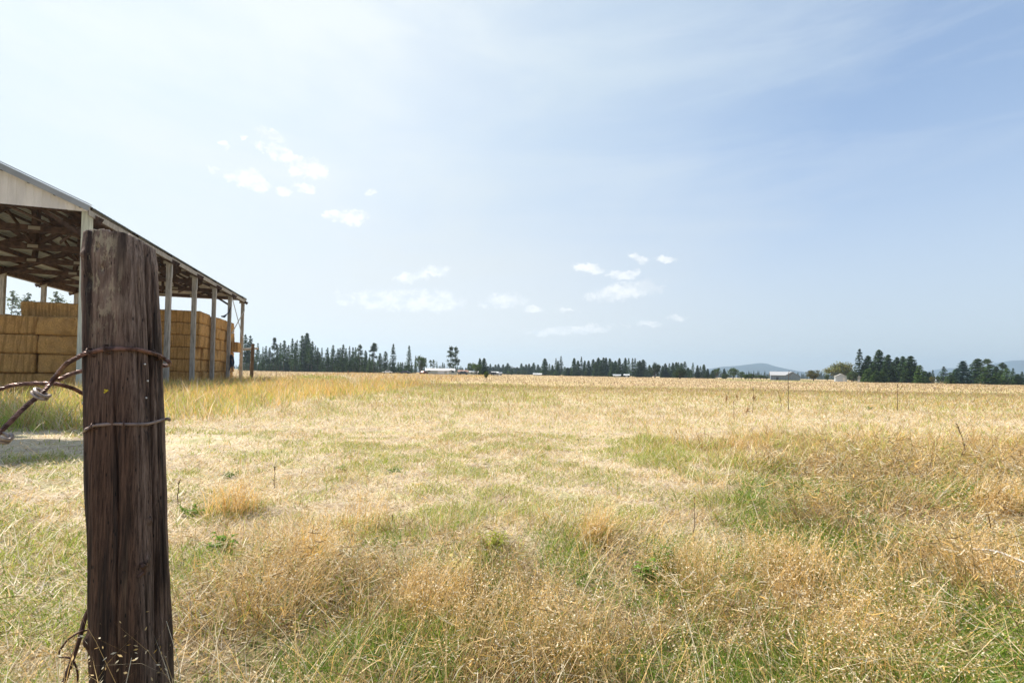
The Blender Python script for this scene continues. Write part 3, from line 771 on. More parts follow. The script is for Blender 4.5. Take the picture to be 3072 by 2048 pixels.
def conifer(seed, mat, t0=.05, power=.85, whorls=26, per=8, shag=1., dens=9):
    r = np.random.default_rng(seed); C = []; T = []
    for i in range(whorls):
        f = (i + r.uniform(-.3, .3)) / whorls; f = min(max(f, 0), 1); t_ = t0 + (1 - t0) * f
        Rm = .5 * (1 - f)**power * (1 if f > .12 else .75 + f * 2) 
        nb_ = max(3, int(per * (1 - .45 * f)))
        a0 = r.uniform(0, 6.28)
        for k in range(nb_):
            if r.random() < .10: continue
            a = a0 + 6.28 * k / nb_ + r.uniform(-.3, .3); Lb = Rm * r.uniform(.68, 1.12) ** shag + .02
            tint = r.uniform(.55, 1.45); n = max(4, int(dens * (.5 + Lb * 1.9)))
            s = r.uniform(.12, 1.0, n); zdrop = -.07 * Lb * s + .05 * Lb * s * s
            jit = r.normal(size=(n, 3)) * np.array([.018, .018, .007])
            C.append(np.stack([np.cos(a) * Lb * s, np.sin(a) * Lb * s, t_ + zdrop], -1) + jit)
            T.append(np.stack([tint * r.uniform(.8, 1.2, n) * .95, tint * r.uniform(.85, 1.15, n), tint * np.full(n, .95)], -1))
    C.append(np.stack([r.normal(size=14) * .008, r.normal(size=14) * .008, np.linspace(.94, 1.0, 14)], -1)); T.append(np.full((14, 3), .9))
    C = np.concatenate(C); T = np.concatenate(T)
    return crown_mesh('crown', [cards(C, .070, .040, .017, r, T)], mat)
def pine(seed, mat, t0=.4, clumps=20, thin=1.):
    r = np.random.default_rng(seed); C = []; T = []; limbs = []
    for i in range(clumps):
        f = r.uniform(0, 1)**.9; t_ = t0 + (1 - t0) * f
        Rm = .46 * (np.sin(np.pi * (.18 + .75 * f))**.8) * r.uniform(.25, 1.0)
        if f > .9: Rm *= .4
        a = r.uniform(0, 6.28); c0 = np.array([np.cos(a) * Rm, np.sin(a) * Rm, t_])
        limbs.append((c0, t_)); n = int(r.uniform(50, 90) * thin); s = r.uniform(.7, 1.2)
        P = r.normal(size=(n, 3)) * np.array([.085, .085, .026]) * s
        C.append(c0 + P); tint = r.uniform(.55, 1.4)
        T.append(np.stack([tint * r.uniform(.8, 1.2, n)] * 3, -1))
    n = int(160 * thin); tz = r.uniform(0, 1, n); C.append(np.stack([r.normal(size=n) * .06, r.normal(size=n) * .06, t0 + (1 - t0) * tz], -1)); T.append(np.full((n, 3), .8))
    n = 40; C.append(np.stack([r.normal(size=n) * .03, r.normal(size=n) * .03, r.uniform(.93, 1.0, n)], -1)); T.append(np.full((n, 3), 1.))
    return crown_mesh('crown', [cards(np.concatenate(C), .055, .03, .013, r, np.concatenate(T))], mat), limbs
def broad(seed, mat, t0=.16, clumps=46, droop=0.):
    r = np.random.default_rng(seed); C = []; T = []; limbs = []
    for i in range(clumps):
        u = r.normal(size=3); u /= np.linalg.norm(u); rad = r.uniform(.55, 1.0)
        c0 = np.array([u[0] * .40 * rad, u[1] * .40 * rad, t0 + (1 - t0) * (.52 + .40 * u[2] * rad)])
        if c0[2] < t0: c0[2] = t0 + .05
        limbs.append((c0, max(t0 * .8, c0[2] * .45))); n = int(r.uniform(45, 80)); s = r.uniform(.75, 1.2)
        P = r.normal(size=(n, 3)) * np.array([.062, .062, .055]) * s
        if droop: P[:, 2] -= np.abs(r.normal(size=n)) * droop
        C.append(c0 + P); tint = r.uniform(.55, 1.45)
        T.append(np.stack([tint * r.uniform(.8, 1.25, n), tint * r.uniform(.85, 1.15, n), tint * np.ones(n)], -1))
    return crown_mesh('crown', [cards(np.concatenate(C), .026, .016, .026, r, np.concatenate(T))], mat), limbs
def trunk_mesh(name, top, rad, limbs, mat, seed=0):
    r = random.Random(seed); mb = MB(); pts = []; rr_ = []
    for i in range(9):
        u = i / 8; pts.append((r.uniform(-.006, .006) * (u > 0), r.uniform(-.006, .006) * (u > 0), -.01 + (top + .01) * u)); rr_.append(rad * (1.25 if i == 0 else (1 - .85 * u)))
    mb.tube(pts, rr_, 8)
    for c0, tz in limbs[:26]:
        mb.tube([(0, 0, min(tz, top * .97)), (c0[0] * .6, c0[1] * .6, (tz + c0[2]) / 2 + .003), tuple(c0)], [rad * .35, rad * .22, rad * .08], 5, False)
    return mb.mesh(name, mat, True)
KIND = {}
def reg(kind, pairs): KIND[kind] = pairs
reg('fir', [(conifer(s, fir_mat, .06), trunk_mesh('trunk', .95, .022, [], bark, s)) for s in (1, 2, 3)])
reg('firbare', [(conifer(s, fir_mat, .24 + .05 * (s % 3), .62, 24, 8, 1.3, 10), trunk_mesh('trunk', .95, .024, [], bark, s)) for s in (4, 5, 6)])
reg('dense', [(conifer(s, fir_mat, .03, .6, 34, 11, .7, 14), trunk_mesh('trunk', .95, .022, [], bark, s)) for s in (7, 8, 9)])
reg('blue', [(conifer(s, blue_mat, .02, .65, 32, 11, .8, 13), trunk_mesh('trunk', .95, .022, [], bark, s)) for s in (10, 11)])
reg('young', [(conifer(s, young_mat, .03, .55, 28, 10, .9, 12), trunk_mesh('trunk', .95, .022, [], bark, s)) for s in (12, 13)])
pp = []
for s, t0, cl in ((20, .36, 24), (21, .46, 20), (22, .30, 28), (23, .52, 18)):
    cm_, lb = pine(s, pine_mat, t0, cl); pp.append((cm_, trunk_mesh('trunk', .96, .03, lb, bark, s)))
reg('pine', pp)
cm_, lb = pine(28, pine_mat, .18, 34); cm2_, lb2 = pine(29, pine_mat, .22, 32); reg('tallpine', [(cm_, trunk_mesh('trunk', .96, .03, lb, bark, 28)), (cm2_, trunk_mesh('trunk', .96, .03, lb2, bark, 29))])
cm_, lb = pine(27, leafmat('pale_pine_needles', (.12, .15, .075), .4), .3, 22, thin=.38); reg('airy', [(cm_, trunk_mesh('trunk', .96, .026, lb, bark, 27))])
bb = []
for s in (30, 31, 32):
    cm_, lb = broad(s, leaf_mat); bb.append((cm_, trunk_mesh('trunk', .75, .045, lb, bark_grey, s)))
reg('broad', bb)
cm_, lb = broad(35, willow_mat, .10, 60, .07); reg('willow', [(cm_, trunk_mesh('trunk', .75, .04, lb, bark_grey, 35))])
cm_, lb = broad(36, rust_mat, .08, 50); reg('rusty', [(cm_, trunk_mesh('trunk', .75, .04, lb, bark_grey, 36))])
cm_, lb = broad(37, pine_mat, .03, 60); reg('bushpine', [(cm_, trunk_mesh('trunk', .75, .04, lb, bark, 37))])
NAMES = {'tallpine': 'pine_tree', 'airy': 'pine_tree', 'fir': 'fir_tree', 'firbare': 'fir_tree', 'dense': 'spruce_tree', 'blue': 'spruce_tree', 'young': 'young_pine', 'pine': 'pine_tree', 'broad': 'leafy_tree', 'willow': 'willow_tree', 'rusty': 'leafy_tree', 'bushpine': 'bushy_pine'}
ntree = 0
def tree(kind, px, ytop, wpx, Y, label, group=None, sink=0.):
    global ntree; ntree += 1; r = random.Random(ntree * 13)
    g_ = ground(px, Y); h = at(px, ytop, Y).z; w = wpx / F * Y * (1.55 if kind in ('fir', 'firbare', 'dense', 'young') else 1.2 if kind == 'pine' else 1.08)
    cm_, tm = KIND[kind][ntree % len(KIND[kind])]
    e = empty(NAMES[kind], g_, r.uniform(0, 6.28), label, 'tree', group)
    e.scale = (w, w, h)
    link('trunk', tm, None, e); link('crown', cm_, None, e)
    return e
# crop coordinate converters
X3 = lambda c: 700 + c / 3.92; Y3 = lambda c: 950 + c / 3.92
X4 = lambda c: 1250 + c / 3.92; Y4 = lambda c: 1000 + c / 3.92
X5 = lambda c: 1850 + c / 3.92; Y5 = Y4
X6 = lambda c: 2400 + c / 3.5; Y6 = lambda c: 1000 + c / 3.5
# seen under the shed roof, far left
for (px, yt, w) in ((28, 872, 66), (78, 880, 62), (158, 874, 70), (115, 905, 40)):
    tree('airy', px, yt, w, 200, {28: 'open pine seen under the shed roof at the photo\'s left edge', 78: 'airy pine under the shed roof left of the second far post', 158: 'airy pine behind the shed beside the topmost front bale', 115: 'small pine behind the second far post of the shed'}[px])
# left forest
GL = 'trees of the long pine wood behind the shed'
wood_lab = {'pine': 'pine with bare trunk in the dense wood between shed and round leafy tree',
            'firbare': 'dark fir with bare lower trunk in the dense wood right of the shed',
            'fir': 'dark pointed fir in the dense wood right of the shed',
            'young': 'short green young pine under the taller trees of the dense wood'}
L3 = [('firbare',130,205,80),('firbare',190,222,85),('firbare',280,308,50),('fir',340,352,50),('firbare',375,343,55),('firbare',420,360,60),('tallpine',475,262,85),
  ('firbare',545,305,60),('firbare',590,278,80),('firbare',685,252,60),('fir',740,272,65),('firbare',800,222,85),('dense',855,192,120),('firbare',920,288,90),
  ('firbare',985,362,60),('fir',1035,362,55),('firbare',1100,362,60),('firbare',1165,333,70),('firbare',1225,372,60),('fir',1285,322,90),('fir',1360,343,65),
  ('firbare',1400,358,50),('firbare',1430,358,55),('tallpine',1485,343,95),('firbare',1550,393,60),('pine',1650,318,105),('firbare',1720,428,70),('firbare',1785,403,75),
  ('fir',1875,316,85),('fir',2060,338,85),('firbare',640,330,60),('firbare',880,270,70),('firbare',1320,370,50),('fir',960,335,50),('firbare',160,300,60),('fir',230,330,60),
  ('firbare',510,345,50),('firbare',1250,365,55),('fir',1600,440,60),('firbare',720,300,60)]
sp = {855: 'tallest tree of the wood, a dense dark spruce with a sharp tip', 1650: 'tall pine with long bare trunk standing clear at the wood\'s right end', 1875: 'lone layered fir rising over low trees, left of the last lone fir',
      2060: 'lone layered fir closest to the round leafy tree', 1485: 'broad topped pine with gaps in the crown, left of the long bare trunked pine', 685: 'slender spire topped fir just left of the tallest spruce', 475: 'broad round topped pine standing above its neighbours near the shed'}
for kd, cx, cy, w in L3:
    tree(kd, X3(cx), Y3(cy), w / 3.92, random.uniform(235, 262), sp.get(cx, wood_lab.get(kd)), None if cx in sp else GL)
r = random.Random(5)
for k in range(62):       # under-storey and deeper rows
    cx = 90 + k * 33.5 + r.uniform(-12, 12)
    if cx > 2140: continue
    cy = r.uniform(470, 540) + (30 if cx > 1700 else 0); kd = r.choice(['young', 'fir', 'young', 'dense'])
    tree(kd, X3(cx), Y3(cy), r.uniform(38, 66) / 3.92, r.uniform(255, 285), wood_lab['young'], GL)
for k in range(36):
    cx = 95 + k * 44 + r.uniform(-12, 12); cy = r.uniform(400, 490)
    tree(r.choice(['firbare', 'dense', 'fir']), X3(cx), Y3(cy), r.uniform(32, 52) / 3.92, r.uniform(285, 330), 'tree of the dense wood\'s back rows right of the shed', GL)
# farmstead trees
tree('broad', 1263, 1066, 42, 225, 'round bright green leafy tree at the left end of the white farm buildings')
tree('firbare', X3(2140), Y3(452), 6, 235, 'thin spindly tree beside the round green leafy tree')
tree('tallpine', 1352, 1043, 28, 252, 'left one of two tall pines rising behind the white farm building')
tree('tallpine', 1366, 1044, 24, 256, 'right one of two tall pines rising behind the white farm building')
for cx, cy, w in ((160,315,40),(195,310,45)): tree('pine', X4(cx), Y4(cy), w / 3.92, 300, 'pine behind the left end of the long white roof', 'pines behind the long white roof')
for cx, cy, w in ((235,325,28),(305,340,45),(325,352,35),(265,380,40)): tree('fir', X4(cx), Y4(cy), w / 3.92, 420, 'hazy fir far behind the long white roof', 'hazy firs behind the long white roof')
tree('broad', X4(635), Y4(330), 24, 232, 'dark round leafy tree at the left of the farmyard clump')
tree('broad', X4(705), Y4(347), 33, 226, 'low wide leafy tree in the middle of the farmyard clump')
tree('dense', X4(740), Y4(292), 15, 240, 'dark spruce behind the low wide leafy tree of the farmyard')
tree('dense', X4(790), Y4(290), 21, 238, 'dark spruce at the right edge of the farmyard clump')
GF = 'hazy trees far across the field in the middle'
for cx, cy, w in ((840,385,40),(865,355,30),(895,390,45),(925,365,40),(960,358,42),(1015,362,40),(1045,385,40),(1070,348,50),(1095,380,45),(1150,400,50),(1180,395,50),(1230,350,38),(1255,385,45),(1285,362,45),(1320,355,40),(1350,385,40),(1375,343,50),(1425,363,42),(1450,400,45),(1200,405,60),(985,400,50)):
    tree('dense', X4(cx), Y4(cy), w * 1.25 / 3.92, r.uniform(480, 600), 'grey hazy fir in the far row between farmyard and white low building', GF)
for cx, cy, w in ((500,395,40),(540,400,40),(580,405,50),(480,380,30),(620,410,40)): tree('fir', X4(cx), Y4(cy), w / 3.92, 620, 'pale hazy fir far behind the brown roofed house', 'hazy firs behind the brown roofed house')
tree('fir', X4(1120), Y4(383), 8, 330, 'small dark fir alone in front of the hazy far trees')
for cx, cy in ((1080,440),(1195,440),(1270,440),(1580,430),(1610,425)): tree('broad', X4(cx), Y4(cy), 13, 400, 'low rounded bush tree at the foot of the far tree line', 'low leafy trees along the far tree line')
GM = 'trees of the tree line in the middle distance'
mid_lab = 'dark conifer in the tree line between white low building and bushy pines'
spm = {1505: 'pointed dark fir standing just right of the white low building', 1695: 'tallest pine at the left end of the middle tree line', 310: 'wide dark conifer ending the first block of the middle tree line', 895: 'narrow layered fir standing free in a gap of the tree line'}
for cx, cy, w in ((1505,293,70),(1560,355,40),(1595,370,40),(1635,290,40),(1660,320,40),(1695,266,58),(1740,390,60),(1775,400,60),(1810,400,60),(1850,288,55),(1895,318,50),(1935,273,52),(1975,318,45),(2020,318,50),(2075,303,60),(2105,330,50),(2135,283,60),(2165,310,50),(2195,282,62),(2225,283,50),(2270,293,60),(2300,330,50),(2335,320,55)):
    tree(('fir', 'dense', 'dense')[(cx // 5) % 3], X4(cx), Y4(cy), w * 1.2 / 3.92, r.uniform(330, 380), spm.get(cx, mid_lab), None if cx in spm else GM)
for cx, cy, w in ((-15,330,60),(30,290,55),(65,350,50),(100,287,55),(140,290,55),(185,288,60),(215,290,60),(245,330,60),(270,318,60),(310,308,85),(385,368,45),(350,420,60),(540,380,45),(570,352,55),(620,350,60),(660,343,55),(700,338,60),(725,338,60),(760,348,70),(800,328,75),(840,400,50),(600,400,60),(870,420,40)):
    tree(('dense', 'fir', 'dense')[(abs(cx) // 5) % 3], X5(cx), Y5(cy), w * 1.15 / 3.92, r.uniform(320, 370), spm.get(cx, mid_lab), None if cx in spm else GM)
for k in range(34):
    px = r.choice([r.uniform(X4(1600), X5(350)), r.uniform(X5(540), X5(870)), r.uniform(X4(1640), X4(2350))])
    tree(r.choice(['young', 'dense', 'broad']), px, 1131 - r.uniform(14, 26), r.uniform(9, 16), r.uniform(335, 385), 'low tree filling the foot of the middle tree line', 'low trees at the foot of the middle tree line')
tree('bushpine', 1965, 1086, 40, 262, 'dark bushy pine at the front of the tree line, the left of two')
tree('bushpine', 2040, 1102, 44, 208, 'low round bushy pine at the front of the tree line, the right of two')
tree('fir', X5(895), Y5(343), 15, 300, spm[895])
for cx, cy, w, kd in ((950,374,50,'dense'),(985,383,55,'fir'),(1025,363,55,'dense'),(1070,413,48,'dense'),(1130,430,50,'dense')):
    tree(kd, X5(cx), Y5(cy), w / 3.92, r.uniform(300, 330), 'dark conifer in the small clump below the mountain\'s left slope', 'conifers below the mountain\'s left slope')
tree('broad', X5(1180), Y5(398), 24, 310, 'pale leafy tree at the left foot of the mountain')
tree('dense', X5(1265), Y5(413), 12, 300, 'small pointed conifer between two leafy trees below the mountain')
tree('broad', X5(1285), Y5(468), 22, 290, 'low green leafy bush tree beside the small pointed conifer')
tree('broad', X5(1370), Y5(396), 33, 300, 'largest round leafy tree in front of the mountain')
tree('broad', X5(1470), Y5(443), 20, 290, 'greyish leafy tree right of the largest round tree below the mountain')
for cx, w in ((1512,16),(1555,18),(1592,17)):
    e = tree('broad', X5(cx), Y5(470), w, 190, {1512: 'left', 1555: 'middle', 1592: 'right'}[cx] + ' one of three small bare stemmed orchard trees left of the grey barn', 'three small orchard trees')
for cx, cy, w in ((1690,482,20),(1730,492,16),(1815,488,10),(1760,500,16),(1640,490,14),(2130,485,12)):
    tree('broad', X5(cx), Y5(cy), w, 300, 'small dark leafy tree close to the grey barn', 'small leafy trees near the grey barn')
# right clusters
tree('rusty', X6(143), Y6(366), 42, 230, 'round reddish green tree between grey barn and willow')
tree('willow', X6(415), Y6(288), 80, 215, 'wide yellow green willow with a rounded crown over the small white shed')
tree('broad', X6(285), Y6(425), 16, 222, 'small dark tree under the left side of the willow')
tree('rusty', X6(560), Y6(375), 22, 200, 'brownish tree between willow and tall layered fir')
tree('bushpine', X6(545), Y6(388), 34, 196, 'dark bushy tree hiding the right end of the small white shed')
R6 = [('fir',625,163,120,'tall layered fir with open branches right of the willow'),('dense',715,233,120,'dark spruce between the tall layered fir and the darkest spruce'),
 ('dense',830,172,135,'tallest and darkest spruce in the middle of the right hand grove'),('dense',925,223,110,'spruce directly right of the darkest spruce in the grove'),
 ('dense',1020,248,100,'spruce in the centre right of the grove, left of the twin tops'),('dense',1080,238,95,'left one of twin tall spruces at the grove\'s right side'),
 ('dense',1160,236,140,'right one of twin tall spruces at the grove\'s right side'),('young',715,368,95,'front row green conifer below the left end of the grove'),
 ('young',800,388,90,'front row green conifer below the darkest spruce'),('young',870,400,85,'front row green conifer right of centre of the grove'),('dense',945,403,120,'wide low dark conifer in the grove\'s front row'),
 ('dense',1065,358,100,'mid height dark conifer in front of the twin spruces'),('blue',1165,388,60,'small blue grey spruce in front of the twin spruces'),
 ('young',1260,333,95,'pale green pointed conifer at the grove\'s right end'),('dense',1310,395,95,'rounded dark conifer behind the grove\'s right end'),('dense',1360,405,60,'small dark conifer at the gap right of the grove'),
 ('rusty',1392,440,55,'small dark red tree at the gap between the two groves'),('fir',1395,383,40,'thin pointed fir behind the small dark red tree'),
 ('fir',1510,348,105,'pointed fir right of the small far white house'),('young',1580,408,80,'low green tree between the pointed fir and the big blue spruce'),
 ('dense',1640,370,90,'dark tree behind the left side of the big blue spruce'),('blue',1710,288,190,'big wide blue green spruce standing foremost in the right grove'),('dense',1865,263,150,'tall dark spruce right of the big blue spruce'),
 ('pine',1970,273,110,'tall pine with clumped top behind the right grove'),('young',1985,340,140,'green conifer in front of the clump topped pine'),('dense',2060,345,80,'dark conifer between the clump topped pine and a narrow one'),
 ('pine',2125,312,80,'narrow pine with a dark tuft on top near the right edge'),('young',2110,380,90,'low green conifer under the tuft topped pine'),('young',2175,363,90,'rounded green conifer near the right edge'),
 ('fir',2238,363,60,'thin topped fir near the right edge'),('dense',2285,425,100,'low dark conifer near the right edge'),('fir',2332,400,60,'conifer at the very right edge of the photo'),
 ('broad',1450,440,40,'hazy leafy tree above the far white house'),('dense',770,300,100,None),('dense',880,300,100,None),('dense',970,320,110,None),('dense',1110,310,110,None),('dense',1200,330,90,None),('dense',670,330,90,None)]
for kd, cx, cy, w, lab in R6:
    yy = r.uniform(190, 215) + (25 if lab is None else 0)
    if kd == 'young': yy = r.uniform(178, 188)
    tree(kd, X6(cx), Y6(cy), w / 3.5, yy, lab or 'dark spruce in the hidden back row of the right hand grove', None if lab else 'back row of the right hand grove')
tree('dense', 3110, 1120, 34, 200, 'dark conifer just past the right edge')
# unseen pines added past the left edge to shade the ground before the shed
for (tx, ty, k, w) in ((-14.6, 9.5, 'nearest', 4.3), (-17.0, 11.9, 'middle', 4.2), (-19.0, 13.6, 'farthest', 4.2)):
    e = empty('pine_tree', (tx, ty, 0), tx, k + ' of three pines added unseen past the left edge to shade the ground before the shed', 'tree', 'pines outside the left edge'); e.scale = (w, w, 14.0)
    link('trunk', KIND['pine'][1][1], None, e); link('crown', KIND['pine'][1][0], None, e)
# far wooded strip below the mountains: reads as one mass
r2_ = np.random.default_rng(77); Vf = []; n = 2600
azs = r2_.uniform(-.95, 1.1, n); Yf = r2_.uniform(800, 1700, n); hh = r2_.uniform(7, 15, n)
Xf = np.tan(azs) * Yf; wv_ = hh * .2
ang_ = r2_.uniform(0, 3.14, n)
Cx = np.cos(ang_); Sx = np.sin(ang_)
def P_(dx, dy, z): return np.stack([Xf + dx, Yf + dy, z], -1)
quads = []; 
for (lo, hi, k) in ((0, .55, 1.0), (.3, .8, .75), (.55, 1.0, .5)):
    for rot in (0, 1):
        cx2, sx2 = (Cx, Sx) if rot == 0 else (-Sx, Cx)
        quads.append(np.stack([P_(-cx2 * wv_ * k, -sx2 * wv_ * k, hh * lo - .3), P_(cx2 * wv_ * k, sx2 * wv_ * k, hh * lo - .3), P_(cx2 * wv_ * .05, sx2 * wv_ * .05, hh * hi), P_(-cx2 * wv_ * .05, -sx2 * wv_ * .05, hh * hi)], 1))
Vf = np.concatenate(quads).reshape(-1, 3)
fm = npmesh('distant_forest', Vf, np.arange(len(Vf)).reshape(-1, 4), np.ones((len(Vf), 3), np.float32))
tag(link('distant_forest', fm, leafmat('far_needles', (.05, .065, .045), .1)), 'faint strip of far woodland along the horizon', 'forest', kind='stuff')

# ------------------------------------------------------------------ buildings far across the field
wall_w = pmat('cream_siding', (.40, .42, .38), .7, var=.08, scale=.6); wall_g = pmat('grey_green_siding', (.36, .40, .36), .7, var=.1, scale=.6)
roof_w = pmat('white_metal_roof', (.60, .60, .60), .4, var=.05); roof_b = pmat('brown_roof', (.26, .15, .11), .8, var=.2); roof_g = pmat('grey_roof', (.40, .42, .45), .5, var=.1)
glass = pmat('window_glass', (.05, .06, .07), .15, var=.1); dark_w = pmat('dark_panel', (.06, .065, .08), .6, var=.2); blue_w = pmat('blue_grey_boards', (.17, .21, .25), .8, var=.25, scale=1.2, stretch=(4, 4, .3))
def house(name, px0, px1, yroof, yeave, Y, wallm, roofm, label, ridge='x', depth=7., wins=(), doors=(), garage=False, cat='building', rot=0.):
    a = ground(px0, Y); b_ = ground(px1, Y); az = math.atan2((a.x + b_.x) / 2, Y); w = (b_.x - a.x) * math.cos(az); rot = rot - az * .9
    he = at((px0 + px1) / 2, yeave, Y).z; hr = at((px0 + px1) / 2, yroof, Y).z
    e = empty(name, ((a.x + b_.x) / 2, Y, 0), rot, label, cat)
    mb = MB(); hw, hd = w / 2, depth
    if ridge == 'x':
        vs = [(-hw,0,-.1),(hw,0,-.1),(hw,hd,-.1),(-hw,hd,-.1),(-hw,0,he),(hw,0,he),(hw,hd,he),(-hw,hd,he),(-hw,hd/2,hr-.08),(hw,hd/2,hr-.08)]
        mb.add(vs, [(0,1,5,4),(2,3,7,6),(1,2,6,9,5),(3,0,4,8,7)])
        rb = MB()
        for s in (0, 1):
            y0 = -.35 if s == 0 else hd + .35; k = (hr - he) / (hd / 2) * .35
            rb.add([(-hw-.3,y0,he-k),(hw+.3,y0,he-k),(hw+.3,hd/2,hr),(-hw-.3,hd/2,hr),(-hw-.3,y0,he-k+.09),(hw+.3,y0,he-k+.09),(hw+.3,hd/2,hr+.09),(-hw-.3,hd/2,hr+.09)],
                   [(0,1,2,3),(4,7,6,5),(0,4,5,1),(1,5,6,2),(3,2,6,7),(0,3,7,4)])
    else:
        vs = [(-hw,0,-.1),(hw,0,-.1),(hw,hd,-.1),(-hw,hd,-.1),(-hw,0,he),(hw,0,he),(hw,hd,he),(-hw,hd,he),(0,0,hr-.06),(0,hd,hr-.06)]
        mb.add(vs, [(0,1,5,8,4),(2,3,7,9,6),(1,2,6,5),(3,0,4,7)])
        rb = MB()
        for s in (-1, 1):
            k = (hr - he) / hw * .3
            rb.add([(s*(hw+.3),-.3,he-k),(0,-.3,hr),(0,hd+.3,hr),(s*(hw+.3),hd+.3,he-k),(s*(hw+.3),-.3,he-k+.1),(0,-.3,hr+.1),(0,hd+.3,hr+.1),(s*(hw+.3),hd+.3,he-k+.1)],
                   [(0,1,2,3),(4,7,6,5),(0,4,5,1),(1,5,6,2),(3,2,6,7),(0,3,7,4)])
    mb.build('wall', wallm, e); rb.build('roof', roofm, e)
    for (u, z0, ww, wh) in wins:
        x = (u - .5) * w
        f_ = MB().box((x, -.03, z0 + wh / 2), (ww + .16, .06, wh + .16)).build('window', wall_w, e)
        MB().box((x, -.07, z0 + wh / 2), (ww, .03, wh)).build('pane', glass, f_)
    for (u, ww, wh) in doors:
        x = (u - .5) * w
        MB().box((x, -.03, wh / 2), (ww, .07, wh)).build('door', roof_w if not garage else dark_w, e)
    return e
h1 = house('farm_building', 1277, 1364, 1105, 1111, 232, wall_w, roof_w, 'long low cream building with a bright white roof at the farmstead', wins=((.12,1.2,1.2,.7),), doors=((.45,1.0,1.9),(.56,2.4,1.9)))
house('house', 1337, 1371, 1109.5, 1115.5, 224, wall_w, roof_b, 'small cream house whose gable end with one window faces the field', 'y', 9, wins=((.62,.9,1.1,.9),), doors=((.2,.8,1.8),))
house('house', 1374, 1406, 1110, 1115, 236, wall_w, roof_b, 'house with a low brown roof right of the cream gable end', wins=((.3,.9,1.0,.8),(.7,.9,1.0,.8)), doors=((.5,.9,1.8),))
house('mobile_home', 1408, 1434, 1113, 1115.5, 229, wall_w, roof_w, 'pale mobile home half hidden under the farmyard clump of trees', depth=4, wins=((.25,.8,.8,.7),(.7,.8,.8,.7)), cat='mobile home')
house('shed', 1475, 1494, 1114.8, 1117.5, 240, wall_w, roof_w, 'low shed with a bright white roof behind the dark trailer', depth=5, doors=((.5,1.2,1.0),), cat='shed')
house('shed', 1494, 1505, 1117, 1118.5, 236, pmat('grey_sheet', (.3, .31, .33), .6), roof_g, 'small plain grey shed right of the white roofed shed', depth=4, doors=((.4,.8,.8),), cat='shed')
house('farm_building', 1600, 1625, 1119.5, 1122, 330, roof_w, roof_w, 'white low building alone in front of the far hazy trees', depth=9, doors=((.3,2.,1.1),))
house('shed', 1840, 1862, 1123, 1125.5, 300, wall_g, roof_g, 'dark grey low roofed shed under the middle tree line', depth=7, doors=((.5,2.,.9),), cat='shed')
house('shed', 1872, 1888, 1122.5, 1124.8, 300, dark_w, roof_w, 'small shed with a pale flat roof under the middle tree line', depth=5, doors=((.5,1.4,.8),), cat='shed')
# grey barn: long roof slope to the left, gable end to the right
Yb = 255; a = ground(2320, Yb); 
barn = empty('barn', ground(2357, Yb), math.radians(-26), 'old blue grey wooden barn with a pale roof below the mountain', 'barn')
w1 = (2396 - 2320) / F * Yb; he = at(2357, 1125.5, Yb).z; hr = at(2370, 1115.5, Yb).z
L1 = w1 * .52; Wd = w1 * .5
MB().add([(-L1,0,-.1),(0,0,-.1),(0,0,he),(-L1,0,he),(Wd,.0,-.1),(Wd,0,he*.8),(Wd*.45,0,hr-.1),(-L1,9,-.1),(-L1,9,he),(Wd,9,-.1),(Wd,9,he*.8),(Wd*.45,9,hr-.1)],
   [(0,1,2,3),(1,4,5,6,2),(0,3,8,7),(4,9,10,5),(7,8,11,10,9)]).build('wall', blue_w, barn)
rb = MB()
def slab(p, th=.12):
    n_ = (Vector(p[1]) - Vector(p[0])).cross(Vector(p[3]) - Vector(p[0])).normalized() * th
    vs = [Vector(v) for v in p] + [Vector(v) + n_ for v in p]
    rb.add(vs, [(3,2,1,0),(4,5,6,7),(0,1,5,4),(1,2,6,5),(2,3,7,6),(3,0,4,7)])
slab([(-L1-.4,-.5,he-.1),(.1,-.5,he-.1),(Wd*.45,4.5,hr+.1),(-L1-.4,4.5,hr+.1)])
slab([(-L1-.4,4.5,hr+.1),(Wd*.45,4.5,hr+.1),(Wd*.45,9.5,he),(-L1-.4,9.5,he)])
slab([(0,-.35,he+.05),(Wd*.45,-.35,hr+.02),(Wd*.45,4.4,hr+.02),(0,4.4,he+.05)]); slab([(Wd*.45,-.35,hr+.02),(Wd+.4,-.35,he*.75),(Wd+.4,9.3,he*.75),(Wd*.45,9.3,hr+.02)])
rb.build('roof', pmat('pale_barn_roof', (.34, .34, .34), .5, var=.15), barn)
MB().box((-L1*.55,-.04,.75),(1.1,.06,1.7)).build('door', dark_w, barn)
fl = MB(); 
house('shed', 2506, 2541, 1121, 1129, 205, pmat('pale_blue_siding', (.42, .46, .50), .7, var=.08), roof_w, 'small white shed with its gable end showing under the willow', 'y', 7, doors=((.75,.9,1.7),), cat='shed')
house('shed', 2573, 2581, 1128, 1130, 198, wall_w, roof_w, 'tiny white shed between dark trees right of the willow', 'y', 3, doors=((.5,.5,1.1),), cat='shed')
house('house', 2806, 2821, 1138.5, 1141, 260, wall_w, roof_w, 'far white house in the gap between the two right hand groves', depth=8, wins=((.3,.6,.6,.5),))
house('house', 3060, 3085, 1146.5, 1148.5, 230, wall_w, roof_w, 'low white house half cut off by the right edge', depth=8, wins=((.3,.6,.6,.5),))
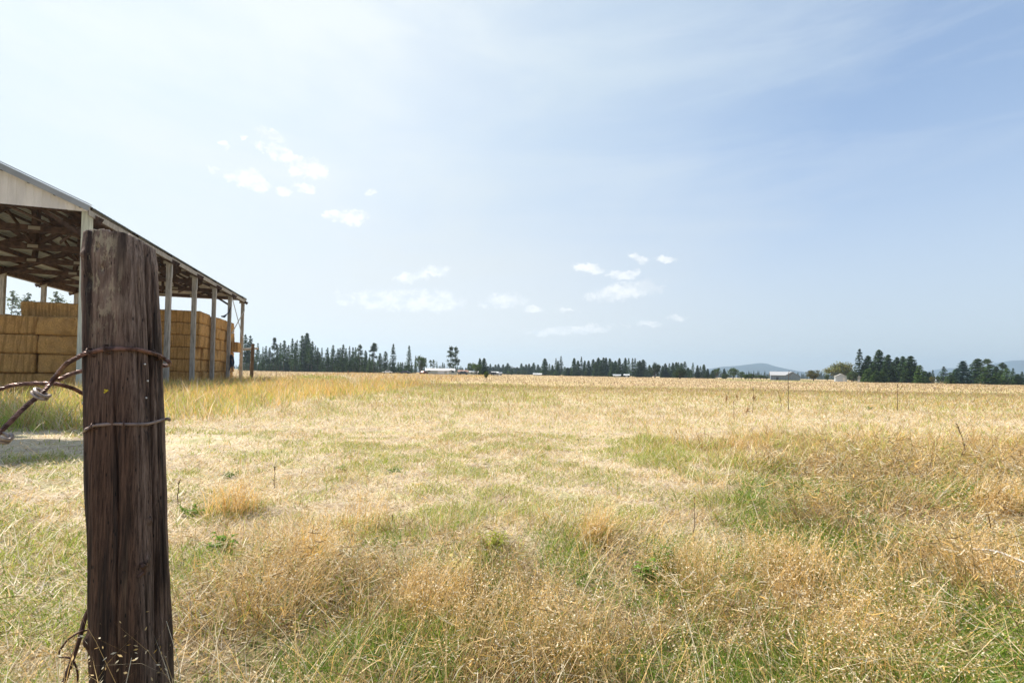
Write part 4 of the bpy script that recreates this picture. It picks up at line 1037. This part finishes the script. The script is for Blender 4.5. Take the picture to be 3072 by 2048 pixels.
# vehicles by the farm
tyre = pmat('tyre', (.02, .02, .02), .8)
def car(px, Y, col, label, rz=0., long=4.5, tall=1.5, name='parked_car', cat='car'):
    e = empty(name, ground(px, Y), rz, label, cat, 'vehicles at the farmstead')
    mt = pmat('car_paint', col, .3, .1, var=.05); s = long / 2; z0 = .35
    prof = [(-s,.45),(-s,.85),(-s*.55,tall*.62),(-s*.3,tall),(s*.35,tall),(s*.62,tall*.66),(s*.97,tall*.58),(s,.45)]
    n = len(prof); V = [(x,-.85,z) for x,z in prof] + [(x,.85,z) for x,z in prof]
    MB().add(V, [tuple(range(n)), tuple(range(2*n-1,n-1,-1))] + [(i,i+n,(i+1)%n+n,(i+1)%n) for i in range(n)]).build('body', mt, e)
    MB().add([(-s*.32,-.87,tall*.68),(s*.5,-.87,tall*.68),(s*.32,-.87,tall*.94),(-s*.22,-.87,tall*.94)], [(0,1,2,3)]).build('side_window', glass, e)
    for x in (-s*.6, s*.6):
        for y in (-.78, .78): MB().tube([(x,y-.12,.34),(x,y+.12,.34)], .34, 12).build('wheel', tyre, e)
car(X4(548), 219, (.04,.05,.06), 'dark vehicle parked before the brown roofed house', .1)
car(X3(1812), 226, (.75,.75,.75), 'white vehicle parked below the wood left of the round leafy tree', .2)
car(X3(2018), 224, (.05,.05,.07), 'dark vehicle parked below the last lone fir', -.1, 5.2)
car(X3(2240), 222, (.18,.06,.045), 'red vehicle parked against the left end of the long cream building', 1.0)
# dark stock trailer
tr_ = empty('stock_trailer', ground(1478, 226), 0, 'long dark stock trailer parked right of the farmyard clump', 'trailer')
MB().box((0,0,1.0),(3.5,2.0,1.1)).box((-1.9,0,.72),(.5,1.9,.5)).build('body', dark_w, tr_)
for x in (-.5, .4): MB().tube([(x,-1.12,.32),(x,-.9,.32)], .32, 12).build('wheel', tyre, tr_)
MB().box((0,-1.02,1.2),(3.1,.03,.22)).build('vent_slot', glass, tr_)

# ------------------------------------------------------------------ small posts and plants in the field
fpost = pmat('field_post_wood', (.20, .13, .08), .9, var=.4, scale=8)
o = MB().tube([ground(1044, 112, -.2), ground(1044, 112, .4), ground(1044.3, 112, 1.05)], [.10, .10, .09], 8).build('field_post', fpost); tag(o, 'short dark post alone at the end of the green strip', 'post')
o = MB().tube([ground(830, 62, -.2), ground(830, 62, .4), ground(830, 62, .98)], [.03, .03, .025], 6).build('field_post', fpost); tag(o, 'thin stake standing in the field right of the shed', 'post')
fbx = swl(.15, SLN + 3.4); fb = empty('fence_brace', (fbx.x, fbx.y, 0), SA, 'rough wooden fence brace with a crossbar beyond the last shed post', 'fence')
kx = .0
MB().tube([(-.05, 0, -.2), (-.02, 0, 1.4), (0, 0, 3.3)], [.16, .15, .13], 8).build('upright', pmat('raw_post', (.11, .075, .045), .9, var=.35, scale=4), fb)
MB().tube([(-1.1, 0, 2.75), (.45, .05, 2.9)], [.10, .09], 8).build('crossbar', wood_grey, fb)
stalk_mat = pmat('dead_stalk', (.11, .07, .045), .9, var=.4, scale=20); green_leaf = leafmat('weed_leaf', (.16, .26, .05), .4, False)
def stalk(px, ytop, Y, label, lean=0., branches=0, rad=.007, group=None, twigs=0.5):
    g_ = ground(px, Y); h = at(px, ytop, Y).z; r = random.Random(int(px)); mb = MB()
    pts = [g_ + Vector((lean * h * u * u + r.uniform(-.01, .01) * h, r.uniform(-.01, .01), h * u)) for u in np.linspace(0, 1, 8)]
    mb.tube(pts, [rad * (1 - .6 * u) for u in np.linspace(0, 1, 8)], 6)
    for k in range(branches):
        u = r.uniform(.35, .98); p = pts[int(u * 7)]; a = r.uniform(0, 6.28); l = r.uniform(.05, .16) * h * twigs * 2
        mb.tube([p, p + Vector((math.cos(a) * l, math.sin(a) * l, l * r.uniform(.5, 1.2)))], [rad * .5, rad * .25], 5)
    # rough seed spike at the top
    for k in range(int(10)):
        u = r.uniform(.86, 1.); p = pts[7] * ((u - .86) / .14) + pts[6] * (1 - (u - .86) / .14)
        mb.tube([p + Vector((r.uniform(-1, 1), r.uniform(-1, 1), r.uniform(-1, 1))) * rad, p + Vector((r.uniform(-1, 1), r.uniform(-1, 1), 1.)) * rad * 1.6], [rad * .6, rad * .3], 5)
    o = mb.build('dead_stalk', stalk_mat); o.location = (0, 0, 0)
    # origin at the base
    o.data.transform(Matrix.Translation(-g_)); o.location = g_
    return tag(o, label, 'plant', group)
stalk(2366, 1112, 14.6, 'tallest straight dead stalk standing in front of the grey barn', .0, 3, .010)
stalk(2259, 1163, 14.0, 'slim dead stalk left of the tallest one', .02, 3, .007)
stalk(2203, 1205, 11.0, 'short bent dead stalk left of the two taller stalks', -.03, 2, .007)
stalk(2693, 1150, 15.5, 'lone dead stalk standing below the right hand grove', .0, 2, .010)
stalk(2345, 1172, 17.0, 'short leaning dead stem beside the tallest stalk', -.25, 0, .009)
stalk(1738, 1318, 7.2, 'thin branching dark weed in the pale middle of the field', .1, 6, .004)
stalk(2895, 1270, 6.4, 'bare branching dark weed at the right of the field', -.25, 9, .006)
stalk(2880, 1330, 5.6, 'scraggly dark weed just below the bare branching one', .2, 9, .005)
stalk(2085, 1490, 2.9, 'upright dark dock stem in the golden grass right of centre', .02, 2, .003)
stalk(1186, 1545, 3.3, 'short dark stem in the brown grass left of centre', .05, 3, .004)
stalk(545, 1440, 3.6, 'reddish dead stem just right of the fence post', .03, 2, .004)
stalk(832, 1400, 4.1, 'slim upright dry stem in the pale patch right of the fence post', .0, 4, .004)
# brown curly dock clump
def rosette(px, py_base, Y, h, w, label, n=14, mat=None, name='weed', seed=0):
    """several leafy stems with small curved leaves"""
    g_ = ground(px, Y); r = random.Random(seed + int(px)); mat = mat or green_leaf; mb = MB()
    for k in range(max(4, n // 2)):
        a = r.uniform(0, 6.28); out = w * r.uniform(.15, .9); hh_ = h * r.uniform(.55, 1.05)
        pts = [Vector((math.cos(a) * out * u**1.3, math.sin(a) * out * u**1.3, hh_ * u - .01)) for u in np.linspace(0, 1, 6)]
        mb.tube(pts, [.0022 * max(1, Y / 3) * (1 - .6 * u) for u in np.linspace(0, 1, 6)], 4)
        for j in range(9):
            u = r.uniform(.15, 1.0); i = min(4, int(u * 5)); p = pts[i].lerp(pts[i + 1], u * 5 - i)
            b_ = a + r.uniform(-2.2, 2.2); l = (h + w) * r.uniform(.14, .30) * (1.15 - .6 * u); ww = l * r.uniform(.14, .26)
            d = Vector((math.cos(b_), math.sin(b_), 0)); sd = Vector((-d.y, d.x, r.uniform(-.5, .5))); V = []
            for q_, wk in ((0, .15), (.35, 1.), (.7, .7), (1., .05)):
                c = p + d * l * q_ + Vector((0, 0, l * (q_ * .8 - q_ * q_ * .9)))
                V += [c + sd * ww * wk, c - Vector((0, 0, ww * .3 * wk)), c - sd * ww * wk]
            F_ = []
            for q_ in range(3): F_ += [(3*q_, 3*q_+1, 3*q_+4, 3*q_+3), (3*q_+1, 3*q_+2, 3*q_+5, 3*q_+4)]
            mb.add(V, F_)
    o = mb.build(name, mat); o.location = g_; return tag(o, label, 'plant')
yg = leafmat('yellow_green_leaf', (.34, .36, .07), .4, False); dg = leafmat('deep_green_leaf', (.11, .20, .04), .35, False)
rosette(585, 0, 3.35, .10, .13, 'bright green broad leaved weed on the pale ground right of the post', 12)
rosette(1480, 0, 2.75, .15, .10, 'yellow green leafy weed in the dry grass at the centre', 22, yg)
rosette(1505, 0, 2.7, .18, .07, 'tall yellow green weed beside the wider one at the centre', 16, yg)
rosette(1400, 0, 2.35, .16, .11, 'pale yellow flowering weed left of the centre clump', 22, leafmat('pale_bloom', (.55, .50, .20), .4, False))
rosette(1940, 0, 2.45, .13, .11, 'dark green thistle clump right of centre', 12, green_leaf)
rosette(1990, 0, 2.55, .18, .10, 'smaller green thistle right of the dark green one', 14, green_leaf)
rosette(2606, 0, 16.0, .16, .16, 'solitary green weed below the right hand grove', 14, dg)
rosette(1035, 0, 5.0, .08, .14, 'left low green weed in the pale middle ground', 10)
rosette(1195, 0, 4.9, .08, .13, 'right low green weed in the pale middle ground', 10)
rosette(2350, 0, 2.6, .14, .12, 'dark leaved weed among golden grass at the right', 14, dg)
rosette(700, 0, 4.6, .06, .10, 'dark flat weed on bare soil near the tall grass', 12, dg)
rosette(690, 0, 2.7, .14, .12, 'green leafy tuft low between fence post and centre', 16)
brown_leaf = leafmat('brown_dock', (.33, .19, .085), .3, False)
for (px, Y, lab) in ((2213, 22, 'rusty brown dock clump, highest in the far grass'), (2180, 20, 'small brown dock clump left of the highest one'), (2262, 21, 'brown dock clump behind the slim stalk'), (2240, 13.5, 'brown dock clump at the foot of the slim stalk')):
    rosette(px, 0, Y, (.30 if Y > 15 else .26), .11, lab, 9, brown_leaf)
# sapling in the middle of the field
g_ = ground(1459, 70); e = empty('sapling', g_, .5, 'small bare stemmed sapling alone in the middle of the field', 'tree'); h = at(1459, 1112, 70).z; e.scale = (.85, .85, h)
link('trunk', KIND['broad'][1][1], None, e); link('crown', KIND['broad'][1][0], None, e)
# bare fallen stick at the right edge and pale bent stem
gs = pmat('bleached_stick', (.62, .55, .47), .9, var=.2, scale=30)
o = MB().tube(spline([at(2920, 1646, 2.45), at(2985, 1652, 2.4), at(3030, 1668, 2.36), at(3090, 1692, 2.3), at(3160, 1715, 2.26)], 5), .0055, 7).build('dead_stick', gs); tag(o, 'bleached bare stick lying on the grass at the right edge', 'stick')
o = MB().tube(spline([ground(770, 2.15, 0), at(790, 1800, 2.15), at(808, 1770, 2.15), at(812, 1755, 2.16)], 5), .0028, 6).build('dead_stalk', gs); tag(o, 'pale bent dry stem sticking up right of the fence post', 'plant')

# ------------------------------------------------------------------ grass
def ribbons(P, h, w, yaw, lean, curve, face, nseg):
    n = len(P); V = np.zeros((n, 2 * nseg + 1, 3), np.float32)
    dx, dy = np.cos(yaw), np.sin(yaw); fx, fy = np.cos(face), np.sin(face)
    for s in range(nseg + 1):
        u = s / nseg
        off = h * (lean * u + curve * u * u); zc = h * (u * np.sqrt(np.clip(1 - lean**2, .02, 1)) - .45 * curve * u**2.5 )
        x = P[:, 0] + dx * off; y = P[:, 1] + dy * off; z = P[:, 2] + np.maximum(zc, .004 + .01 * u)
        if s < nseg:
            ww = w * .5 * (1 - .55 * u)
            V[:, 2*s] = np.stack([x - fx * ww, y - fy * ww, z], -1); V[:, 2*s+1] = np.stack([x + fx * ww, y + fy * ww, z], -1)
        else: V[:, 2*nseg] = np.stack([x, y, z], -1)
    tip = V[:, 2*nseg].copy(); prev = (V[:, 2*nseg-2] + V[:, 2*nseg-1]) / 2
    base = (np.arange(n) * (2 * nseg + 1))[:, None]
    Q = [np.stack([base[:, 0] + 2*s, base[:, 0] + 2*s+1, base[:, 0] + 2*s+3, base[:, 0] + 2*s+2], -1) for s in range(nseg - 1)]
    T = np.stack([base[:, 0] + 2*nseg-2, base[:, 0] + 2*nseg-1, base[:, 0] + 2*nseg], -1)
    return V.reshape(-1, 3), (np.concatenate(Q) if Q else np.zeros((0, 4), int)), T, tip, prev
class GrassAcc:
    def __init__(s): s.V = []; s.Q = []; s.T = []; s.C = []; s.n = 0
    def add(s, V, Q, T, C):
        s.V.append(V); s.Q.append(Q + s.n); s.T.append(T + s.n); s.C.append(C); s.n += len(V)
    def build(s, name, mat, label, cat):
        me = npmesh(name, np.concatenate(s.V), np.concatenate(s.Q), np.concatenate(s.C), np.concatenate(s.T)); me.materials.append(mat)
        o = bpy.data.objects.new(name, me); COL.objects.link(o); return tag(o, label, cat, kind='stuff')
m, t, o = newmat('grass_blades')
a_ = N(t, 'ShaderNodeAttribute', attribute_name='tint'); d_ = N(t, 'ShaderNodeBsdfDiffuse'); tr_s = N(t, 'ShaderNodeBsdfTranslucent'); gl = N(t, 'ShaderNodeBsdfGlossy', inp={'Roughness': .45})
mx = N(t, 'ShaderNodeMixShader', inp={0: .42}); mx2 = N(t, 'ShaderNodeMixShader', inp={0: .025})
L(t, a_.outputs['Color'], d_.inputs[0]); L(t, a_.outputs['Color'], tr_s.inputs[0]); L(t, d_.outputs[0], mx.inputs[1]); L(t, tr_s.outputs[0], mx.inputs[2])
L(t, mx.outputs[0], mx2.inputs[1]); L(t, gl.outputs[0], mx2.inputs[2]); L(t, mx2.outputs[0], o.inputs[0]); grass_mat = m
PAL = {k: np.array(v) for k, v in dict(straw=(.68,.50,.25), pale=(.82,.71,.51), tan=(.57,.375,.15), gold=(.74,.47,.14), brown=(.27,.165,.065), grey=(.52,.44,.35),
      green=(.22,.33,.035), lime=(.44,.47,.10), dgreen=(.11,.20,.02), pink=(.58,.42,.29), grey2=(.45,.38,.28)).items()}
def ground_z(x, y):
    return (fbm(x * .8, y * .8, 3, 9) - .5) * .07 * sstep(np.abs(y - 20), 45, 20) * sstep(np.abs(x), 60, 30)
def mixpal(wts, r, n):
    names = list(wts); Wt = np.stack([np.broadcast_to(wts[k], n) for k in names], -1).astype(float); Wt = np.maximum(Wt, 0); Wt /= Wt.sum(1, keepdims=True)
    cum = np.cumsum(Wt, 1); u = r.random(n)[:, None]; i = (u > cum).sum(1).clip(0, len(names) - 1)
    return np.stack([PAL[k] for k in names])[i]
def scatter(n, z0, z1, p, r, margin=2.4):
    """n points with areal density ~ z^-p inside the widened view wedge"""
    k = 2 - p; u = r.random(n); z = (z0**k + u * (z1**k - z0**k))**(1 / k) if abs(k) > 1e-6 else z0 * (z1 / z0)**u
    x = r.uniform(-1, 1, n) * (1.13 * z + margin)
    return x, z
def inshed(x, z):
    s = shed_side(x, z); along = (x + 16.0) * -.285 + (z - 18) * .958
    return (s < -.1) & (along > -.3) & (along < 24)
postxy = np.array([org.x, org.y])
def bare(x, z):
    wob = (fbm(x * 1.1 + 5, z * 1.1, 3, 88) - .5)
    return sstep(-1.9 - x + wob * 1.5, 0, .8) * sstep(z + wob * 2, 4.3, 5.2) * sstep(z + wob * 2, 8.0, 6.8) * (.45 + .5 * sstep(-3.2 - x, 0, 1.2))
dry = GrassAcc(); grn = GrassAcc(); heads = GrassAcc()
def field(n, z0, z1, p, nseg, wid, r, hscale=1., green=False, hmin=.03):
    x, z = scatter(n, z0, z1, p, r); d = np.hypot(x, z)
    keep = ~inshed(x, z) & (d > .95) & (np.hypot(x - postxy[0], z - postxy[1]) > .10)
    # thin some blades where the ground is trampled
    tall, near, short, right, left = zones(x, z)
    clump = fbm(x * 2.3 + 3, z * 2.3, 3, 61); clump2 = fbm(x * .55, z * .55, 3, 62); gp = fbm(x * 3.1 + 40, z * 3.1, 4, 63) * .74 + .26 * fbm(x * .8 + 4, z * .8, 3, 68); gpn = sstep(gp, .46, .53) * (near + .5 * sstep(z, 6, 3)); band = fbm(x * .05 + 9, z * .11, 3, 64)
    dens = .16 + .95 * sstep(clump, .40, .60) * (.45 + .75 * sstep(clump2, .36, .58)); dens = dens * (1 - .22 * near * sstep(clump2, .55, .45)); dens = np.maximum(dens, sstep(z, 9, 22)); dens = dens * (1 - .35 * short)
    keep &= r.random(len(x)) > bare(x, z)
    if not green: keep &= r.random(len(x)) < dens * (1 - .72 * gpn)
    if green: keep &= r.random(len(x)) < (1 - .55 * tall) * (.10 + .9 * sstep(gp, .45, .54) + .25 * near * sstep(gp, .44, .52) + .15 * near - .30 * right * sstep(z, 2.8, 4))
    x, z, tall, near, short, right, left, clump, clump2, gp, band, d = (q_[keep] for q_ in (x, z, tall, near, short, right, left, clump, clump2, gp, band, d)); n = len(x)
    hb = .10 + .06 * sstep(z, 9, 18) + .06 * sstep(z, 25, 60)
    hb = hb * (1 - .60 * short) + .05 * near + .11 * right * sstep(z, 12, 6)
    hb = hb * (1 - tall) + .44 * tall
    h = hb * r.uniform(.45, 1.25, n) * (.55 + .95 * sstep(clump, .3, .7)) * hscale + hmin * r.random(n)
    if green: h = h * (1 - .12 * near) * (1 - .40 * right)
    h = np.minimum(h, .62 * np.maximum(d - .55, .2))
    lean = np.clip(np.abs(r.normal(.28, .32, n)) + .28 * near * r.random(n) + .12 * right, 0, .97); curve = r.uniform(.0, .6, n)
    yaw = r.uniform(0, 6.28, n); sw = fbm(x * .9, z * .9, 2, 66) * 12; k = (r.random(n) < .30); yaw = np.where(k, sw + r.normal(0, .5, n), yaw)
    w = wid(d) * r.uniform(.6, 1.4, n)
    P = np.stack([x, z, ground_z(x, z) - .005], -1)
    V, Q, T, tip, prev = ribbons(P, h, w, yaw, lean, curve, r.uniform(0, 3.14, n), nseg)
    if green: c = mixpal(dict(green=.8 + 1.0 * near, lime=1.3 + 1.4 * tall - 1.1 * near + .6 * short, dgreen=.08 + 1.6 * near, straw=.25 + .4 * right), r, n)
    else:
        fz = sstep(z, 28, 60) * sstep(z, 400, 140); br = sstep(band, .42, .62)
        c = mixpal(dict(straw=1. - .3 * short, pale=.45 + .9 * short + .50 * sstep(z, 8, 13) * sstep(z, 32, 20) * (1 - tall), tan=.45 + .8 * right * sstep(z, 14, 5) + .8 * sstep(z, 9, 18) * (1 - tall) + .9 * fz * br, gold=.22 + 2.6 * tall * (1 - .8 * sstep(-5.5 - x, 0, 1) * sstep(z, 15, 11)) + .35 * near + .3 * right,
                        brown=.14 + .85 * near + .65 * right * sstep(z, 10, 3) + .12 * fz, grey=.18 + .3 * short, grey2=.35 * sstep(z, 18, 40), pink=.15 + .6 * sstep(z, 18, 40) + 1.3 * fz * (br + .3), lime=.22 + 1.9 * sstep(gp, .42, .54) * sstep(z, 90, 40) * sstep(z, 2.5, 6) * (1 - .6 * tall) + .25 * tall + .9 * tall * sstep(-5.5 - x, 0, 1) * sstep(z, 15, 11)), r, n)
    uu = x / np.maximum(z, .1)
    gs_ = sstep(uu, -.455, -.43) * sstep(uu, -.335, -.35) * sstep(z, 40, 50) * sstep(z, 85, 70) + sstep(uu, .40, .46) * sstep(uu, .66, .6) * sstep(z, 120, 140)
    sel = r.random(n) < gs_ * .8; c[sel] = mixpal(dict(lime=.5, green=1.), r, int(sel.sum()))
    sel = r.random(n) < np.exp(-((uu + .332 + .0005 * (z - 50)) / .006)**2) * sstep(z, 25, 32) * sstep(z, 110, 90); c[sel] = PAL['pale']
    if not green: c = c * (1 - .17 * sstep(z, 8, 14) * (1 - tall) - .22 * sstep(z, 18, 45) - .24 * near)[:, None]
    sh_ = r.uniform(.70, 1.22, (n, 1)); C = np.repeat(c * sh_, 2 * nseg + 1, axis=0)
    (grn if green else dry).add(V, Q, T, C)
    return x, z, h, tip, prev, near, tall, right
wd1 = lambda d: .0022 * np.maximum(d / 1.6, 1)**.78
near_pts = field(185000, .75, 8, 1.25, 3, wd1, rng)
field(165000, 6, 40, 1.45, 2, wd1, rng)
field(120000, 32, 420, 1.75, 1, lambda d: .0025 * (d / 1.6)**.85, rng)
field(320000, .75, 8, 1.2, 3, wd1, rng, 1.0, True)
field(130000, 6, 45, 1.45, 2, wd1, rng, .95, True)
# thatch: short broken straw lying flat on the soil
def thatch(n, z0, z1, p, r):
    x, z = scatter(n, z0, z1, p, r); nr_ = zones(x, z)[1]; k = ~inshed(x, z) & (np.hypot(x, z) > .8) & (r.random(n) > .62 * nr_) & (r.random(n) > bare(x, z) * .9); x, z = x[k], z[k]; n = len(x)
    d = np.hypot(x, z); h = r.uniform(.03, .13, n) * (1 + .03 * d); yaw = r.uniform(0, 6.28, n)
    P = np.stack([x, z, ground_z(x, z) + r.uniform(.002, .03, n)], -1)
    V, Q, T, _, _ = ribbons(P, h, wd1(d) * r.uniform(.7, 1.5, n), yaw, r.uniform(.85, .995, n), r.uniform(0, .1, n), yaw + 1.57, 1)
    c = mixpal(dict(straw=.8, pale=1.3, tan=.45, grey=.9, brown=.3), r, n) * r.uniform(.7, 1.15, (n, 1))
    dry.add(V, Q, T, np.repeat(c, 3, axis=0))
thatch(235000, .75, 16, 1.25, rng)
# broken, matted straw caught in the standing grass
def litter(n, z0, z1, p, r):
    x, z = scatter(n, z0, z1, p, r); tall, near, short, right, left = zones(x, z); cl = fbm(x * 2.3 + 3, z * 2.3, 3, 61); gp = fbm(x * 3.1 + 40, z * 3.1, 4, 63) * .74 + .26 * fbm(x * .8 + 4, z * .8, 3, 68)
    k = ~inshed(x, z) & (np.hypot(x, z) > .95) & (np.hypot(x - postxy[0], z - postxy[1]) > .10) & (r.random(n) > bare(x, z)) & (r.random(n) < (.07 + .75 * near + .45 * right * (1 - near) * sstep(z, 6.5, 3.5)) * (.2 + .9 * sstep(cl, .38, .58)) * (1 - .85 * sstep(gp, .45, .54)))
    x, z, near, right, cl = x[k], z[k], near[k], right[k], cl[k]; n = len(x); d = np.hypot(x, z)
    top = (.05 + .13 * near + .15 * right) * (.5 + sstep(cl, .35, .65))
    zz_ = ground_z(x, z) + .01 + top * r.random(n)**1.3
    a = r.uniform(0, 6.28, n); el = r.normal(0, .45, n); ln = r.uniform(.02, .075, n) * np.maximum(d / 2.5, 1)**.15
    D = np.stack([np.cos(a) * np.cos(el), np.sin(a) * np.cos(el), np.sin(el)], -1); S = np.cross(D, r.normal(size=(n, 3))); S /= np.linalg.norm(S, axis=1, keepdims=True)
    w = (.0009 * np.maximum(d / 1.6, 1)**.55 * r.uniform(.6, 1.7, n))[:, None]; P = np.stack([x, z, zz_], -1); E = D * ln[:, None]
    bend = np.array([0, 0, 1.]) * (ln * r.uniform(-.2, .15, n))[:, None]
    V = np.stack([P - S * w, P + S * w, P + E * .5 + bend + S * w, P + E * .5 + bend - S * w, P + E - S * w * .5, P + E + S * w * .5], 1); V[:, :, 2] = np.maximum(V[:, :, 2], .004); V = V.reshape(-1, 3)
    b = (np.arange(n) * 6)[:, None]; Q = np.concatenate([b + np.array([[0, 1, 2, 3]]), b + np.array([[3, 2, 5, 4]])])
    c = mixpal(dict(straw=1., pale=.6, tan=.9, gold=.6, brown=.7), r, n) * r.uniform(.5, 1.15, (n, 1))
    dry.add(V, Q, np.zeros((0, 3), int), np.repeat(c, 6, axis=0))
litter(320000, .95, 9, 1.2, rng)
# long tangled stems and oat heads in the nearest grass
def stems(n, r, z0=.95, z1=7., hr=(.28, .55), xr=None, lean_m=.45, spots=None, col=('straw', 'gold', 'tan', 'pale')):
    if spots is None:
        x, z = scatter(n, z0, z1, 1.3, r, 1.6)
        tall, near, short, right, left = zones(x, z); cl = fbm(x * 1.6 + 7, z * 1.6, 3, 71)
        keep = (r.random(n) > bare(x, z)) & (r.random(n) < (near * .8 + right * .7 * sstep(z, 7, 4) + .08) * sstep(cl, .46, .6)) & (np.hypot(x, z) > 1.2) & (np.hypot(x - postxy[0], z - postxy[1]) > .12)
        x, z = x[keep], z[keep]
    else:
        x = np.concatenate([r.normal(s[0], s[2], s[3]) for s in spots]); z = np.concatenate([r.normal(s[1], s[2], s[3]) for s in spots])
    n = len(x); h = r.uniform(*hr, n); h = np.minimum(h, .7 * np.maximum(np.hypot(x, z) - .6, .15)); lean = np.clip(r.normal(lean_m, .22, n), .03, .97); curve = r.uniform(.1, .6, n)
    yaw = fbm(x * .7 + 2, z * .7, 2, 72) * 14 + r.normal(0, 1.2, n)
    P = np.stack([x, z, ground_z(x, z)], -1); d = np.hypot(x, z)
    V, Q, T, tip, prev = ribbons(P, h, .0022 * np.maximum(d / 1.8, 1)**.7, yaw, lean, curve, yaw + 1.57, 4)
    c = mixpal({k: 1. for k in col}, r, n) * r.uniform(.8, 1.15, (n, 1)); dry.add(V, Q, T, np.repeat(c, 9, axis=0))
    # spikelets
    ns = 7; rep = np.repeat(np.arange(n), ns); nn = len(rep)
    u = r.uniform(-.6, 1.0, nn)[:, None]; base = prev[rep] + (tip[rep] - prev[rep]) * u + r.normal(size=(nn, 3)) * .010 * h[rep][:, None] / .4
    ln = r.uniform(.007, .014, nn) * np.maximum(d[rep] / 2.2, 1)**.4; dirn = r.normal(size=(nn, 3)) * .6 + (tip - prev)[rep] / (np.linalg.norm((tip - prev)[rep], axis=1, keepdims=True) + 1e-6) + np.array([0, 0, -.5])
    dirn /= np.linalg.norm(dirn, axis=1, keepdims=True); sd = np.cross(dirn, r.normal(size=(nn, 3))); sd /= np.linalg.norm(sd, axis=1, keepdims=True)
    L_ = ln[:, None]; V = np.stack([base, base + dirn * L_ * .45 + sd * L_ * .17, base + dirn * L_, base + dirn * L_ * .45 - sd * L_ * .17], 1).reshape(-1, 3)
    c = mixpal(dict(pale=1.0, straw=1.0, tan=.3, gold=.25), r, nn) * r.uniform(.85, 1.15, (nn, 1))
    heads.add(V, np.arange(nn * 4).reshape(-1, 4), np.zeros((0, 3), int), np.repeat(np.clip(c, 0, .9), 4, axis=0))
stems(15000, rng, hr=(.18, .40), lean_m=.6)
def gp_(px, py):
    d = ray(px, py); k = -H / d.z; return (EYE + d * k)
sp_ = []
for px, py, s, n in ((1310, 1880, .10, 300), (1250, 1860, .08, 130), (1740, 2030, .09, 220), (2560, 1960, .13, 260), (2440, 1760, .16, 260), (2080, 1760, .12, 200), (2890, 1720, .2, 260), (700, 1540, .10, 220), (2700, 1880, .16, 240)):
    p = gp_(px, py); sp_.append((p.x, p.y, s, n))
for k in range(18):
    zz0 = 1.5 + 3.2 * rng.random()**1.3; xx0 = rng.uniform(-.55, 1.12) * zz0
    if zones(np.array([xx0]), np.array([zz0]))[2][0] > .5 or math.hypot(xx0, zz0) < 1.4: continue
    sp_.append((xx0, zz0, rng.uniform(.05, .13), int(rng.uniform(70, 190))))
stems(0, rng, spots=sp_, hr=(.16, .36), lean_m=.3, col=('straw', 'gold', 'gold', 'tan'))
stems(0, rng, spots=[(org.x + .05, org.y - .16, .05, 34), (org.x + .17, org.y - .07, .06, 30), (org.x - .03, org.y - .17, .04, 16)], hr=(.26, .58), lean_m=.22, col=('straw', 'pale', 'tan'))
dry.build('dry_grass', grass_mat, 'dry straw coloured grass covering the field', 'grass')
grn.build('green_grass', grass_mat, 'fresh green grass growing through the dry field', 'grass')
heads.build('seed_heads', grass_mat, 'pale drooping seed heads on the nearest grass', 'grass')

# ------------------------------------------------------------------ haze
m, t, o = newmat('air')
pv = N(t, 'ShaderNodeVolumePrincipled', inp={'Density': 2.0e-4, 'Anisotropy': .35}); pv.inputs['Color'].default_value = (.66, .84, 1.0, 1)
L(t, pv.outputs[0], o.inputs['Volume'])
hz = MB().box((0, 2900, 128), (12400, 6700, 262)).build('haze', m); tag(hz, 'thin summer haze over the field', 'haze', kind='stuff')
